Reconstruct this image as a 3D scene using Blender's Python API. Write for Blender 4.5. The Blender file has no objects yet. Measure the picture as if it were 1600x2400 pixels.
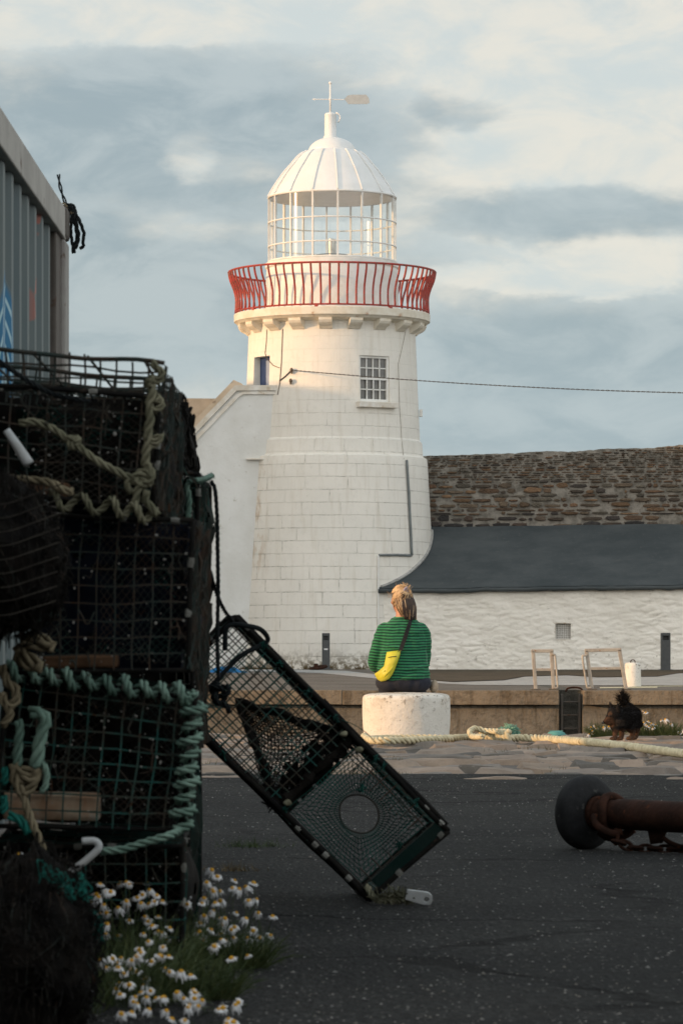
import bpy, bmesh, math, random
from mathutils import Vector, Matrix, noise
R = math.radians
F, H, YH, CX = 8200.0, 0.75, 1500.0, 800.0          # focal length and horizon of the photograph
rnd = random.Random(7)
scene = bpy.context.scene
col = scene.collection
V = Vector

def P(px, py, Y):
    return V(((px - CX) / F * Y, Y, H + (YH - py) / F * Y))
def gY(py, z=0.0):                                    # distance at which ground of height z shows at row py
    return F * (H - z) / (py - YH)

# ------------------------------------------------------------------ objects
ORG = {}
def tag(o, label=None, cat=None, group=None, kind=None):
    if label: o['label'] = label
    if cat: o['category'] = cat
    if group: o['group'] = group
    if kind: o['kind'] = kind
    return o
def thing(name, label, cat, loc=(0, 0, 0), group=None):
    o = bpy.data.objects.new(name, None); col.objects.link(o)
    o.empty_display_size = .1
    o.location = loc; ORG[o.name] = V(loc)
    return tag(o, label, cat, group)

class MB:
    def __init__(s): s.v = []; s.f = []; s.m = []; s.c = []; s.cur = (1, 1, 1)
    def add(s, vs, fs, mi=0):
        b = len(s.v); s.v += [V(p) for p in vs]
        for f in fs: s.f.append([i + b for i in f]); s.m.append(mi); s.c.append(s.cur)
        return s
    def box(s, c, size, rot=None, bev=0.0, mi=0, jit=0.0):
        c = V(c); hx, hy, hz = size[0] / 2, size[1] / 2, size[2] / 2
        if bev > 0:
            b = min(bev, hx * .45, hy * .45, hz * .45); vs = []; fs = []
            bm = bmesh.new(); bmesh.ops.create_cube(bm, size=1)
            for v in bm.verts: v.co = V((v.co.x * 2 * hx, v.co.y * 2 * hy, v.co.z * 2 * hz))
            bmesh.ops.bevel(bm, geom=bm.edges[:], offset=b, segments=2, affect='EDGES', profile=.5)
            bm.verts.index_update(); vs = [v.co.copy() for v in bm.verts]; fs = [[v.index for v in f.verts] for f in bm.faces]; bm.free()
        else:
            vs = [V((x * hx, y * hy, z * hz)) for x in (-1, 1) for y in (-1, 1) for z in (-1, 1)]
            fs = [(0, 1, 3, 2), (4, 6, 7, 5), (0, 4, 5, 1), (2, 3, 7, 6), (0, 2, 6, 4), (1, 5, 7, 3)]
        if jit: vs = [v + V((rnd.uniform(-jit, jit), rnd.uniform(-jit, jit), rnd.uniform(-jit, jit))) for v in vs]
        if rot is not None: vs = [rot @ v for v in vs]
        return s.add([v + c for v in vs], fs, mi)
    def tube(s, pts, r, seg=6, cap=True, closed=False, mi=0, flat=None):
        pts = [V(p) for p in pts]; n = len(pts)
        if n < 2: return s
        rs = r if isinstance(r, (list, tuple)) else [r] * n
        vs = []; fs = []; up = None
        for i in range(n):
            if closed: t = pts[(i + 1) % n] - pts[i - 1]
            else: t = pts[min(i + 1, n - 1)] - pts[max(i - 1, 0)]
            if t.length < 1e-9: t = V((0, 0, 1))
            t.normalize()
            if up is None:
                up = V((0, 0, 1)) if abs(t.z) < .9 else V((1, 0, 0))
            a = up - t * up.dot(t)
            if a.length < 1e-6: a = t.orthogonal()
            a.normalize(); up = a; b = t.cross(a)
            for k in range(seg):
                w = 2 * math.pi * (k + .5) / seg
                fx = flat if flat else 1
                vs.append(pts[i] + (a * math.cos(w) * fx + b * math.sin(w)) * rs[i])
        m = n if closed else n - 1
        for i in range(m):
            j = (i + 1) % n
            for k in range(seg):
                l = (k + 1) % seg
                fs.append((i * seg + k, i * seg + l, j * seg + l, j * seg + k))
        if cap and not closed:
            fs.append(list(range(seg))[::-1]); fs.append([(n - 1) * seg + k for k in range(seg)])
        return s.add(vs, fs, mi)
    def rod(s, a, b, r, seg=6, mi=0): return s.tube([a, b], r, seg, mi=mi)
    def lathe(s, prof, n=48, c=(0, 0, 0), mi=0, axis=None, a0=0.0, a1=None, close=False):
        c = V(c); vs = []; fs = []; full = a1 is None
        steps = n if full else n + 1
        for (r, z) in prof:
            for k in range(steps):
                w = a0 + (2 * math.pi if full else (a1 - a0)) * k / n
                p = V((r * math.cos(w), r * math.sin(w), z))
                if axis is not None: p = axis @ p
                vs.append(p + c)
        for i in range(len(prof) - 1):
            for k in range(n if full else n):
                l = (k + 1) % steps if full else k + 1
                fs.append((i * steps + k, i * steps + l, (i + 1) * steps + l, (i + 1) * steps + k))
        if close and full:
            fs.append(list(range(steps))[::-1]); fs.append([(len(prof) - 1) * steps + k for k in range(steps)])
        return s.add(vs, fs, mi)
    def ell(s, c, rad, rot=None, nu=14, nv=9, mi=0):
        c = V(c); vs = []; fs = []
        for j in range(1, nv):
            t = math.pi * j / nv
            for i in range(nu):
                w = 2 * math.pi * i / nu
                vs.append(V((rad[0] * math.sin(t) * math.cos(w), rad[1] * math.sin(t) * math.sin(w), rad[2] * math.cos(t))))
        top = len(vs); vs.append(V((0, 0, rad[2]))); vs.append(V((0, 0, -rad[2])))
        for j in range(nv - 2):
            for i in range(nu):
                l = (i + 1) % nu
                fs.append((j * nu + i, (j + 1) * nu + i, (j + 1) * nu + l, j * nu + l))
        for i in range(nu):
            l = (i + 1) % nu
            fs.append((top, i, l)); fs.append((top + 1, (nv - 2) * nu + l, (nv - 2) * nu + i))
        if rot is not None: vs = [rot @ v for v in vs]
        return s.add([v + c for v in vs], fs, mi)
    def grid(s, fn, nu, nv, mi=0, keep=None):
        vs = [V(fn(i / nu, j / nv)) for j in range(nv + 1) for i in range(nu + 1)]; fs = []
        for j in range(nv):
            for i in range(nu):
                if keep is None or keep(i, j):
                    a = j * (nu + 1) + i; fs.append((a, a + 1, a + nu + 2, a + nu + 1))
        return s.add(vs, fs, mi)
    def prism(s, poly, d, mi=0):                      # closed polygon (list of points) pushed along vector d
        n = len(poly); d = V(d)
        vs = [V(p) for p in poly] + [V(p) + d for p in poly]
        fs = [list(range(n)), list(range(2 * n - 1, n - 1, -1))]
        for i in range(n):
            j = (i + 1) % n; fs.append((i, i + n, j + n, j)) 
        return s.add(vs, fs, mi)
    def xform(s, M): s.v = [M @ p for p in s.v]; return s
    def build(s, name, mats, parent=None, smooth=False, org=None, fix=True, autos=None):
        if not isinstance(mats, (list, tuple)): mats = [mats]
        me = bpy.data.meshes.new(name)
        o = V((0, 0, 0)) if org is None else V(org)
        if parent is not None: o = ORG[parent.name]
        me.from_pydata([tuple(p - o) for p in s.v], [], s.f)
        for m in mats: me.materials.append(m)
        me.polygons.foreach_set('material_index', s.m)
        if any(c != (1, 1, 1) for c in s.c):
            at = me.color_attributes.new('tint', 'FLOAT_COLOR', 'CORNER')
            k = 0
            dat = []
            for f, c in zip(s.f, s.c):
                dat += [c[0], c[1], c[2], 1.0] * len(f)
            at.data.foreach_set('color', dat)
        if fix:
            bm = bmesh.new(); bm.from_mesh(me); bmesh.ops.recalc_face_normals(bm, faces=bm.faces[:]); bm.to_mesh(me); bm.free()
        if smooth or autos: me.polygons.foreach_set('use_smooth', [True] * len(me.polygons))
        if autos: me.set_sharp_from_angle(angle=R(autos))
        me.update()
        ob = bpy.data.objects.new(name, me); col.objects.link(ob)
        if parent is not None: ob.parent = parent
        else: ob.location = o
        ORG[ob.name] = o
        return ob

def fuse(mb, name, mats, parent, voxel=.008, it=6, fac=.6, org=None):
    """melt overlapping closed volumes into one continuous surface"""
    if not isinstance(mats, (list, tuple)): mats = [mats]
    ob = mb.build(name, mats, parent, org=org)
    rm = ob.modifiers.new('r', 'REMESH'); rm.mode = 'VOXEL'; rm.voxel_size = voxel
    if it:
        sm = ob.modifiers.new('s', 'SMOOTH'); sm.iterations = it; sm.factor = fac
    bpy.context.view_layer.update()
    dg = bpy.context.evaluated_depsgraph_get()
    me = bpy.data.meshes.new_from_object(ob.evaluated_get(dg), depsgraph=dg)
    old = ob.data; ob.modifiers.clear(); ob.data = me; bpy.data.meshes.remove(old); me.name = name
    me.materials.clear()
    for m in mats: me.materials.append(m)
    me.polygons.foreach_set('use_smooth', [True] * len(me.polygons)); me.polygons.foreach_set('material_index', [0] * len(me.polygons))
    return ob
def cut(ob, cutters):
    """boolean openings"""
    for mb in cutters:
        c = mb.build('cutter', [], ob.parent if ob.parent else None, org=ORG[ob.name])
        b = ob.modifiers.new('b', 'BOOLEAN'); b.object = c; b.operation = 'DIFFERENCE'; b.solver = 'EXACT'
        bpy.context.view_layer.update()
        dg = bpy.context.evaluated_depsgraph_get()
        me = bpy.data.meshes.new_from_object(ob.evaluated_get(dg), depsgraph=dg)
        ob.modifiers.clear(); ob.data = me; bpy.data.objects.remove(c)
def spline(pts, n=8, closed=False):
    pts = [V(p) for p in pts]; out = []; m = len(pts)
    rng = range(m if closed else m - 1)
    for i in rng:
        p1, p2 = pts[i], pts[(i + 1) % m]
        p0 = pts[i - 1] if (i > 0 or closed) else p1 * 2 - p2
        p3 = pts[(i + 2) % m] if (i + 2 < m or closed) else p2 * 2 - p1
        for k in range(n):
            t = k / n
            out.append(.5 * ((2 * p1) + (p2 - p0) * t + (2 * p0 - 5 * p1 + 4 * p2 - p3) * t * t + (3 * p1 - p0 - 3 * p2 + p3) * t ** 3))
    if not closed: out.append(pts[-1])
    return out
def resample(pts, step):
    out = [pts[0]]; acc = 0
    for a, b in zip(pts, pts[1:]):
        L = (b - a).length
        while acc + L >= step:
            t = (step - acc) / L; a = a.lerp(b, t); L = (b - a).length; out.append(a); acc = 0
        acc += L
    out.append(pts[-1]); return out
def rope(mb, pts, r, pitch=None, strands=3, seg=6, mi=0, step=None, fz=0):
    pitch = pitch or r * 7; step = step or pitch / 9
    ps = resample(pts, step); n = len(ps)
    for s_ in range(strands):
        out = []; up = V((0, 0, 1)); d = 0
        for i, p in enumerate(ps):
            t = (ps[min(i + 1, n - 1)] - ps[max(i - 1, 0)]).normalized()
            a = up - t * up.dot(t)
            if a.length < 1e-4: a = t.orthogonal()
            a.normalize(); up = a; b = t.cross(a)
            w = 2 * math.pi * (i * step / pitch + s_ / strands)
            out.append(p + (a * math.cos(w) + b * math.sin(w)) * r * (.58 + .16 * noise.noise(p * 30 + V((s_, 0, 0)))))
            if fz and rnd.random() < fz:
                q = out[-1]; e = (q - p).normalized() * r * rnd.uniform(.3, 1.1) + V((rnd.gauss(0, .5), rnd.gauss(0, .5), rnd.gauss(-.1, .5))) * r * .8; mb.tube([q, q + e * .6, q + e + V((0, 0, -r * .15))], r * .05, 3, mi=mi, cap=False)
        mb.tube(out, r * .47, seg, mi=mi)
    return mb
def wob(p, a, sc=6.0):
    return p + V(noise.noise_vector(p * sc)) * a

# ------------------------------------------------------------------ shader mini-language
class S:
    nt = None
    def __init__(s, sock): s.k = sock
    def __add__(a, b): return mth('ADD', a, b)
    def __radd__(a, b): return mth('ADD', b, a)
    def __sub__(a, b): return mth('SUBTRACT', a, b)
    def __rsub__(a, b): return mth('SUBTRACT', b, a)
    def __mul__(a, b): return mth('MULTIPLY', a, b)
    def __rmul__(a, b): return mth('MULTIPLY', a, b)
    def __truediv__(a, b): return mth('DIVIDE', a, b)
def nd(t, **kw):
    n = S.nt.nodes.new(t)
    for k, v in kw.items(): setattr(n, k, v)
    return n
def put(n, key, val):
    if val is None: return
    if isinstance(val, S): S.nt.links.new(val.k, n.inputs[key])
    else:
        if isinstance(val, (tuple, list)) and len(val) == 3 and n.inputs[key].type == 'RGBA': val = (*val, 1)
        n.inputs[key].default_value = val
def mth(op, a, b=None, c=None, clamp=False):
    n = nd('ShaderNodeMath', operation=op, use_clamp=clamp); put(n, 0, a); put(n, 1, b)
    if c is not None: put(n, 2, c)
    return S(n.outputs[0])
def sstep(a, b, x, lo=0.0, hi=1.0, lin=False):
    n = nd('ShaderNodeMapRange', interpolation_type='LINEAR' if lin else 'SMOOTHSTEP')
    put(n, 0, x); put(n, 1, a); put(n, 2, b); put(n, 3, lo); put(n, 4, hi); return S(n.outputs[0])
def mix(f, a, b, op='MIX'):
    n = nd('ShaderNodeMix', data_type='RGBA', blend_type=op); n.clamp_factor = True
    put(n, 0, f); put(n, 6, a); put(n, 7, b); return S(n.outputs[2])
def tex(vec, sc=5.0, det=4.0, rough=.55, dist=0.0, out=0):
    n = nd('ShaderNodeTexNoise'); put(n, 'Vector', vec); put(n, 'Scale', sc); put(n, 'Detail', det); put(n, 'Roughness', rough); put(n, 'Distortion', dist)
    return S(n.outputs[out])
def vor(vec, sc=5.0, feat='F1', out='Distance', rand=1.0):
    n = nd('ShaderNodeTexVoronoi', feature=feat); put(n, 'Vector', vec); put(n, 'Scale', sc); put(n, 'Randomness', rand); return S(n.outputs[out])
def comb(x, y, z):
    n = nd('ShaderNodeCombineXYZ'); put(n, 0, x); put(n, 1, y); put(n, 2, z); return S(n.outputs[0])
def sep(v):
    n = nd('ShaderNodeSeparateXYZ'); put(n, 0, v); return S(n.outputs[0]), S(n.outputs[1]), S(n.outputs[2])
def vscale(v, sc):
    n = nd('ShaderNodeVectorMath', operation='MULTIPLY'); put(n, 0, v); n.inputs[1].default_value = sc; return S(n.outputs[0])
def vadd(v, w):
    n = nd('ShaderNodeVectorMath', operation='ADD'); put(n, 0, v); put(n, 1, w); return S(n.outputs[0])
def coord(kind='Object'): return S(nd('ShaderNodeTexCoord').outputs[kind])
def geo(k='Position'): return S(nd('ShaderNodeNewGeometry').outputs[k])
def tint(): return S(nd('ShaderNodeVertexColor', layer_name='tint').outputs[0])
def bump(h, strength=.5, dist=.01):
    n = nd('ShaderNodeBump'); put(n, 'Height', h); put(n, 'Strength', strength); put(n, 'Distance', dist); return S(n.outputs[0])
def newmat(name):
    m = bpy.data.materials.new(name); m.use_nodes = True; S.nt = m.node_tree
    for n in list(S.nt.nodes): S.nt.nodes.remove(n)
    return m
def finish(colr, rough=.7, nrm=None, metal=0.0, spec=None, extra=None, alpha=None):
    b = nd('ShaderNodeBsdfPrincipled'); put(b, 'Base Color', colr); put(b, 'Roughness', rough); put(b, 'Metallic', metal)
    if nrm is not None: put(b, 'Normal', nrm)
    if spec is not None: put(b, 'Specular IOR Level', spec)
    for k, v in (extra or {}).items(): put(b, k, v)
    o = nd('ShaderNodeOutputMaterial'); S.nt.links.new(b.outputs[0], o.inputs[0])
def pbr(name, c1, c2, sc=8.0, rough=.7, metal=0.0, bmp=.3, bsc=40.0, bdist=.004, lo=.35, hi=.65, spots=None, ssc=30.0, sth=(.62, .7), det=5, spec=None, stretch=None, use_tint=False):
    m = newmat(name); c = coord()
    if stretch: c = vscale(c, stretch)
    n1 = tex(c, sc, det, .6)
    colr = mix(sstep(lo, hi, n1), c1, c2)
    if spots:
        colr = mix(sstep(sth[0], sth[1], tex(c, ssc, 4, .6)), colr, spots)
    if use_tint: colr = mix(1.0, colr, tint(), 'MULTIPLY')
    finish(colr, rough, bump(tex(c, bsc, 4, .6), bmp, bdist), metal, spec)
    return m
# ------------------------------------------------------------------ materials
M = {}
def asphalt():
    m = newmat('asphalt'); c = geo()
    n1 = tex(c, .9, 5, .6); n2 = tex(c, 9, 5, .7); n3 = tex(c, 95, 4, .7); n4 = tex(c, 34, 4, .65)
    base = mix(sstep(.36, .64, n1), (.019, .0208, .0205), (.048, .0485, .046))
    base = mix(sstep(.60, .63, tex(vadd(c, (11, 4, 0)), .45, 3, .45)) * .6, base, (.016, .0175, .018))
    base = mix(sstep(.45, .70, n2) * .7, base, (.060, .058, .053)); base = mix(sstep(.42, .28, n2) * .6, base, (.010, .011, .011))
    base = mix(sstep(.46, .60, n4), mix(.65, base, (.006, .0065, .007)), base); base = mix(sstep(.56, .70, n3) * .6, base, (.115, .112, .10))
    v = nd('ShaderNodeTexVoronoi', feature='F1'); put(v, 'Vector', c); put(v, 'Scale', 60.0)
    d = S(v.outputs['Distance']); rc = S(nd('ShaderNodeSeparateColor').outputs[0]); S.nt.links.new(v.outputs['Color'], rc.k.node.inputs[0])
    base = mix(sstep(.34, .20, d) * sstep(.86, .93, rc) * .8, base, (.24, .235, .215))
    w = vadd(c, vscale(tex(c, 3, 3, .5, out=1), (.5, .5, 0)))
    ck = vor(vscale(w, (.35, .7, 0)), 1.0, 'DISTANCE_TO_EDGE')
    crack = sstep(.022, .005, ck) * sstep(.44, .56, tex(c, .8, 2, .5))
    base = mix(crack * .85, base, (.006, .006, .006))
    v3 = vor(c, 70.0)
    finish(base, sstep(.3, .7, n2, .8, .95), bump(v3 * -1.0 + n4 * .8 + n3 * .5 + n2 * .6 - crack * 1.5, 1.0, .016), spec=.15)
    return m
M['asphalt'] = asphalt()
def stone_tint(name, rough=.85, dirt=(.03, .028, .025), bs=.9, bd=.012, sc=10.0, lich=None):
    m = newmat(name); c = geo(); t = tint()
    n1 = tex(c, sc, 6, .65); n2 = tex(c, sc * 6, 4, .6)
    k = mix(sstep(.25, .75, n1), mix(.45, t, (.02, .02, .02)), t)
    k = mix(sstep(.6, .8, n2) * .5, k, mix(.5, t, (.5, .48, .44)))
    if lich: k = mix(sstep(.6, .66, tex(c, sc * 2.2, 5, .6)) * .7, k, lich)
    k = mix(sstep(.62, .8, tex(c, sc * 1.7, 5, .6)) * .7, k, dirt)
    finish(k, rough, bump(n1 * 2 + n2 * .8, bs, bd), spec=.3)
    return m
M['paving'] = stone_tint('paving_stone', sc=4.0)
M['rubble'] = stone_tint('rubble_stone', sc=7.0, bs=1.0, bd=.03)
M['mortar'] = pbr('mortar', (.13, .12, .10), (.26, .24, .205), 5, .95, bmp=.9, bsc=14, bdist=.03, spots=(.06, .045, .03), ssc=6)
def tower_mat():
    m = newmat('white_masonry'); c = coord(); x, y, z = sep(c)
    ang = mth('ARCTAN2', x, y * -1.0)
    u = ang * 1.95
    row = mth('FLOOR', z / .272)
    hsh = mth('FRACT', mth('SINE', row * 12.9898) * 43758.5)
    w = tex(c, 2.5, 3, .5)
    bt = nd('ShaderNodeTexBrick'); bt.offset = .5; bt.squash = 1.0
    put(bt, 'Vector', comb(u * (.78 + hsh * .5) + hsh * .55 + (w - .5) * .03, z + (tex(c, 4, 2, .5) - .5) * .02, 0.0))
    put(bt, 'Scale', 1.0); put(bt, 'Brick Width', .74); put(bt, 'Row Height', .272); put(bt, 'Mortar Size', .0085); put(bt, 'Mortar Smooth', .3); put(bt, 'Bias', 0.0)
    put(bt, 'Color1', (0, 0, 0)); put(bt, 'Color2', (1, 1, 1)); put(bt, 'Mortar', (.5, .5, .5))
    mor = S(bt.outputs['Fac'])
    low = sstep(6.3, 4.2, z)                                     # open joints in the lower, weathered courses
    vis = sstep(.40, .62, tex(c, 5.5, 6, .8)) * sstep(.36, .56, tex(c, .9, 4, .6)) * (low * .8 + .08)
    n1 = tex(c, 1.3, 5, .6); n2 = tex(c, 9, 5, .65); n3 = tex(c, 45, 4, .6)
    white = mix(sstep(.3, .7, n1), (.83, .80, .725), (.78, .755, .685))
    white = mix(sstep(.5, .8, n2) * .35, white, (.62, .60, .53))
    # a brown run of weathering on the seaward left, and dirty feet
    rl = sstep(-2.0, -1.75, u) * sstep(-1.15, -1.6, u)
    zone = rl * sstep(4.9, 4.3, z) * sstep(1.6, 2.6, z)
    st = sstep(.46, .66, tex(vscale(c, (1, 1, .35)), 6, 6, .7)) * zone
    white = mix(st * .6, white, (.46, .31, .17))
    white = mix(sstep(.62, .75, tex(c, 16, 6, .7)) * low * .5, white, (.36, .33, .27))
    white = mix(sstep(.5, .02, z) * sstep(.38, .6, n2), white, (.16, .13, .08)); white = mix(sstep(.64, .72, tex(c, 28, 5, .75)) * sstep(.45, .6, n1) * low * .7, white, (.24, .21, .16))
    white = mix(sstep(.50, .72, tex(vscale(c, (2.2, 2.2, .22)), 4, 5, .65)) * .28, white, (.55, .49, .38))
    k = mix(mor * vis * .65, white, (.17, .15, .115))
    hgt = mor * (low * .8 + .2) * -1.0 + n3 * .25 + n2 * .35
    finish(k, .78, bump(hgt + tex(c, 3.2, 4, .6) * 1.2, .8, .014), spec=.3)
    return m
M['tower'] = tower_mat()
M['white_render'] = pbr('white_render', (.74, .745, .715), (.66, .66, .62), 1.2, .85, bmp=.6, bsc=9, bdist=.016, spots=(.44, .42, .35), ssc=7, sth=(.60, .80))
M['coping'] = pbr('painted_coping', (.78, .76, .70), (.62, .56, .46), 3, .8, bmp=.4, bsc=20, bdist=.01, spots=(.40, .28, .15), ssc=5, sth=(.6, .75))
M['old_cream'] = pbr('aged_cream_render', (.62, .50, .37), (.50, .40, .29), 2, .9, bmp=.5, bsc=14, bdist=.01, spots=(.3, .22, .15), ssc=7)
M['gallery'] = pbr('gallery_paint', (.79, .745, .64), (.70, .63, .50), 4, .7, bmp=.4, bsc=18, bdist=.008, spots=(.42, .20, .08), ssc=3.2, sth=(.60, .76))
def rubble_white():
    m = newmat('whitewashed_rubble'); c = geo()
    w = vadd(c, vscale(tex(c, 2.2, 4, .6, out=1), (.3, .3, .16)))
    ws = vscale(w, (1.0, 1.0, 2.7)); v2 = vor(ws, 3.3, 'SMOOTH_F1'); n4 = tex(vscale(c, (1, 1, 3.2)), 4.5, 6, .7, .6)
    n1 = tex(c, 1.1, 5, .6); n2 = tex(c, 8, 6, .7); n3 = tex(c, 30, 4, .65)
    k = mix(sstep(.3, .7, n1), (.86, .83, .755), (.79, .76, .68))
    x, y, z = sep(c)
    k = mix(sstep(.57, .68, n2) * (sstep(.9, .25, z) * .55 + .18), k, (.30, .27, .22))
    k = mix(sstep(.60, .68, tex(vscale(c, (1, 1, 4.5)), 5.5, 5, .65, .8)) * sstep(.48, .62, tex(c, 1.7, 4, .6)) * .65, k, (.28, .25, .20))
    k = mix(sstep(1.75, 2.0, z) * sstep(.45, .6, n2), k, (.55, .42, .28))
    finish(k, .88, bump(v2 * -.3 + n4 * .5 + n2 * .8 + n3 * .4, .8, .014), spec=.25)
    return m
M['rubble_white'] = rubble_white()
def roof_mat():
    m = newmat('grey_felt_roof'); c = geo()
    n1 = tex(vscale(c, (.5, 1, 1)), 1.6, 6, .65); n2 = tex(c, 12, 5, .6); n3 = tex(c, 90, 3, .6)
    k = mix(sstep(.3, .7, n1), (.042, .052, .055), (.070, .080, .082)); k = mix(sstep(.55, .8, n2) * .4, k, (.12, .12, .115))
    x, y, z = sep(c)
    finish(k, .8, bump(n1 * .8 + n2 * .3 + n3 * .2, .5, .02), spec=.3); return m
M['roof'] = roof_mat()
def concrete_mat(name, a, b, stain, sc=2.0, strk=True):
    m = newmat(name); c = geo(); n1 = tex(c, sc * .5, 5, .6); n2 = tex(c, sc * 5, 6, .7); n3 = tex(c, 60, 4, .6)
    k = mix(sstep(.3, .7, n1), a, b); k = mix(sstep(.5, .75, n2) * .6, k, stain)
    if strk: k = mix(sstep(.5, .7, tex(vscale(c, (3, 3, .45)), 3, 5, .65)) * .6, k, mix(.5, stain, (.02, .018, .012)))
    k = mix(sstep(.68, .74, tex(c, 22, 3, .5)) * .5, k, (.03, .027, .022))
    k = mix(sstep(.50, .62, tex(vscale(c, (1, 1, 1.6)), 7, 6, .75)) * .5, k, mix(.6, k, (.02, .018, .014))); k = mix(sstep(.60, .68, tex(c, 35, 5, .7)) * .5, k, mix(.5, k, (.5, .46, .38)))
    finish(k, .9, bump(n2 * 1.5 + n3 * .5 + tex(c, 24, 4, .7), .9, .02), spec=.2); return m
M['quay_face'] = concrete_mat('quay_concrete', (.25, .215, .165), (.165, .145, .115), (.11, .08, .045))
M['quay_cope'] = concrete_mat('quay_coping', (.27, .215, .15), (.19, .155, .115), (.14, .09, .045))
M['quay_dark'] = concrete_mat('wet_dark_wall', (.16, .145, .12), (.09, .085, .07), (.02, .022, .015))  # darker concrete at the back of the ladder recess
M['apron'] = concrete_mat('pier_apron', (.20, .175, .145), (.13, .115, .095), (.09, .078, .06), sc=1.0, strk=False)
M['apron_pale'] = concrete_mat('pier_path', (.48, .475, .45), (.40, .395, .37), (.24, .22, .19), sc=1.2, strk=False)
M['earth'] = concrete_mat('dirty_verge', (.07, .055, .035), (.11, .085, .055), (.045, .04, .02), sc=4, strk=False)
def bollard_mat():
    m = newmat('whitewashed_stone'); c = coord(); x, y, z = sep(c)
    n1 = tex(c, 3.5, 5, .6); n2 = tex(c, 22, 6, .72); n3 = tex(c, 70, 4, .6)
    k = mix(sstep(.3, .7, n1), (.80, .775, .71), (.72, .695, .63))
    k = mix(sstep(.54, .64, n2) * (sstep(.16, .30, z) * .8 + .2), k, (.22, .19, .15))
    k = mix(sstep(.62, .7, tex(c, 45, 5, .7)) * .7, k, (.15, .13, .10))
    k = mix(sstep(.5, .66, tex(c, 6, 5, .6)) * sstep(.18, .32, z) * .6, k, (.42, .36, .28))
    finish(k, .9, bump(n1 * 1.5 + n2 + n3 * .4, .8, .012), spec=.2); return m
M['bollard'] = bollard_mat()
M['white_paint'] = pbr('white_paint', (.80, .80, .77), (.72, .71, .66), 4, .55, bmp=.2, bsc=25, spots=(.50, .44, .34), ssc=8, sth=(.68, .8))
M['dome'] = pbr('lantern_paint', (.80, .805, .79), (.74, .75, .73), 2, .42, bmp=.12, bsc=10)
M['vane'] = pbr('vane_paint', (.46, .49, .49), (.42, .45, .45), 6, .6)
M['ceiling'] = pbr('lantern_ceiling', (.88, .81, .73), (.82, .75, .67), 3, .7)
M['red'] = pbr('red_rail_paint', (.42, .045, .034), (.32, .05, .034), 9, .5, bmp=.3, bsc=60, spots=(.16, .06, .035), ssc=13, sth=(.54, .64))
M['blue_door'] = pbr('blue_paint', (.012, .035, .12), (.02, .05, .15), 5, .4)
M['pale_blue'] = pbr('pale_blue_panel', (.30, .36, .48), (.26, .31, .42), 5, .4)
M['charcoal'] = pbr('charcoal_metal', (.050, .055, .056), (.064, .068, .068), 12, .5, bmp=.1)
M['black_plastic'] = pbr('black_plastic', (.010, .010, .011), (.018, .018, .018), 12, .5)
M['white_label'] = pbr('white_label', (.7, .7, .7), (.65, .65, .65), 12, .5)
M['lead'] = pbr('grey_conduit', (.17, .19, .19), (.13, .15, .15), 8, .6)
M['cable'] = pbr('black_cable', (.018, .018, .018), (.03, .03, .03), 20, .6)
M['greycable'] = pbr('painted_cable', (.42, .39, .33), (.34, .31, .27), 20, .7)
M['brown_cable'] = pbr('brown_cable', (.16, .12, .08), (.10, .075, .05), 20, .7)
M['galv'] = pbr('weathered_rail', (.46, .41, .34), (.35, .31, .26), 14, .55, metal=.15, spots=(.28, .15, .07), ssc=22)
M['iron'] = pbr('dark_iron', (.09, .08, .068), (.12, .095, .07), 14, .75, bmp=.5, spots=(.09, .045, .02), ssc=20)
M['rust'] = pbr('rust', (.050, .022, .014), (.026, .013, .009), 12, .9, spec=.12, bmp=.8, bsc=45, bdist=.006, spots=(.10, .035, .015), ssc=26)
M['rubber'] = pbr('worn_rubber', (.012, .0125, .0135), (.026, .027, .028), 9, .8, bmp=.6, bsc=40, bdist=.005, spots=(.055, .055, .052), ssc=26, spec=.18)
def glass(name, tintc=(.96, .98, .98), rough=.02, add=.0):
    m = newmat(name)
    lw = nd('ShaderNodeLayerWeight'); lw.inputs[0].default_value = .5
    f = mth('MULTIPLY_ADD', mth('POWER', S(lw.outputs['Facing']), 4.0), .55, .045 + add, clamp=True)
    t = nd('ShaderNodeBsdfTransparent'); put(t, 0, tintc); g = nd('ShaderNodeBsdfGlossy'); put(g, 'Color', (1, 1, 1)); put(g, 'Roughness', rough)
    mx = nd('ShaderNodeMixShader'); put(mx, 0, f); S.nt.links.new(t.outputs[0], mx.inputs[1]); S.nt.links.new(g.outputs[0], mx.inputs[2])
    o = nd('ShaderNodeOutputMaterial'); S.nt.links.new(mx.outputs[0], o.inputs[0]); return m
M['glass'] = glass('lantern_glass', add=.03, rough=.055)
M['pane'] = pbr('dusty_pane', (.17, .165, .15), (.11, .11, .105), 6, .12)
M['lamp'] = pbr('lamp_metal', (.45, .44, .40), (.30, .29, .26), 8, .35, metal=.5)
M['vent'] = pbr('vent_back', (.42, .39, .35), (.34, .32, .29), 9, .8)
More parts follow.
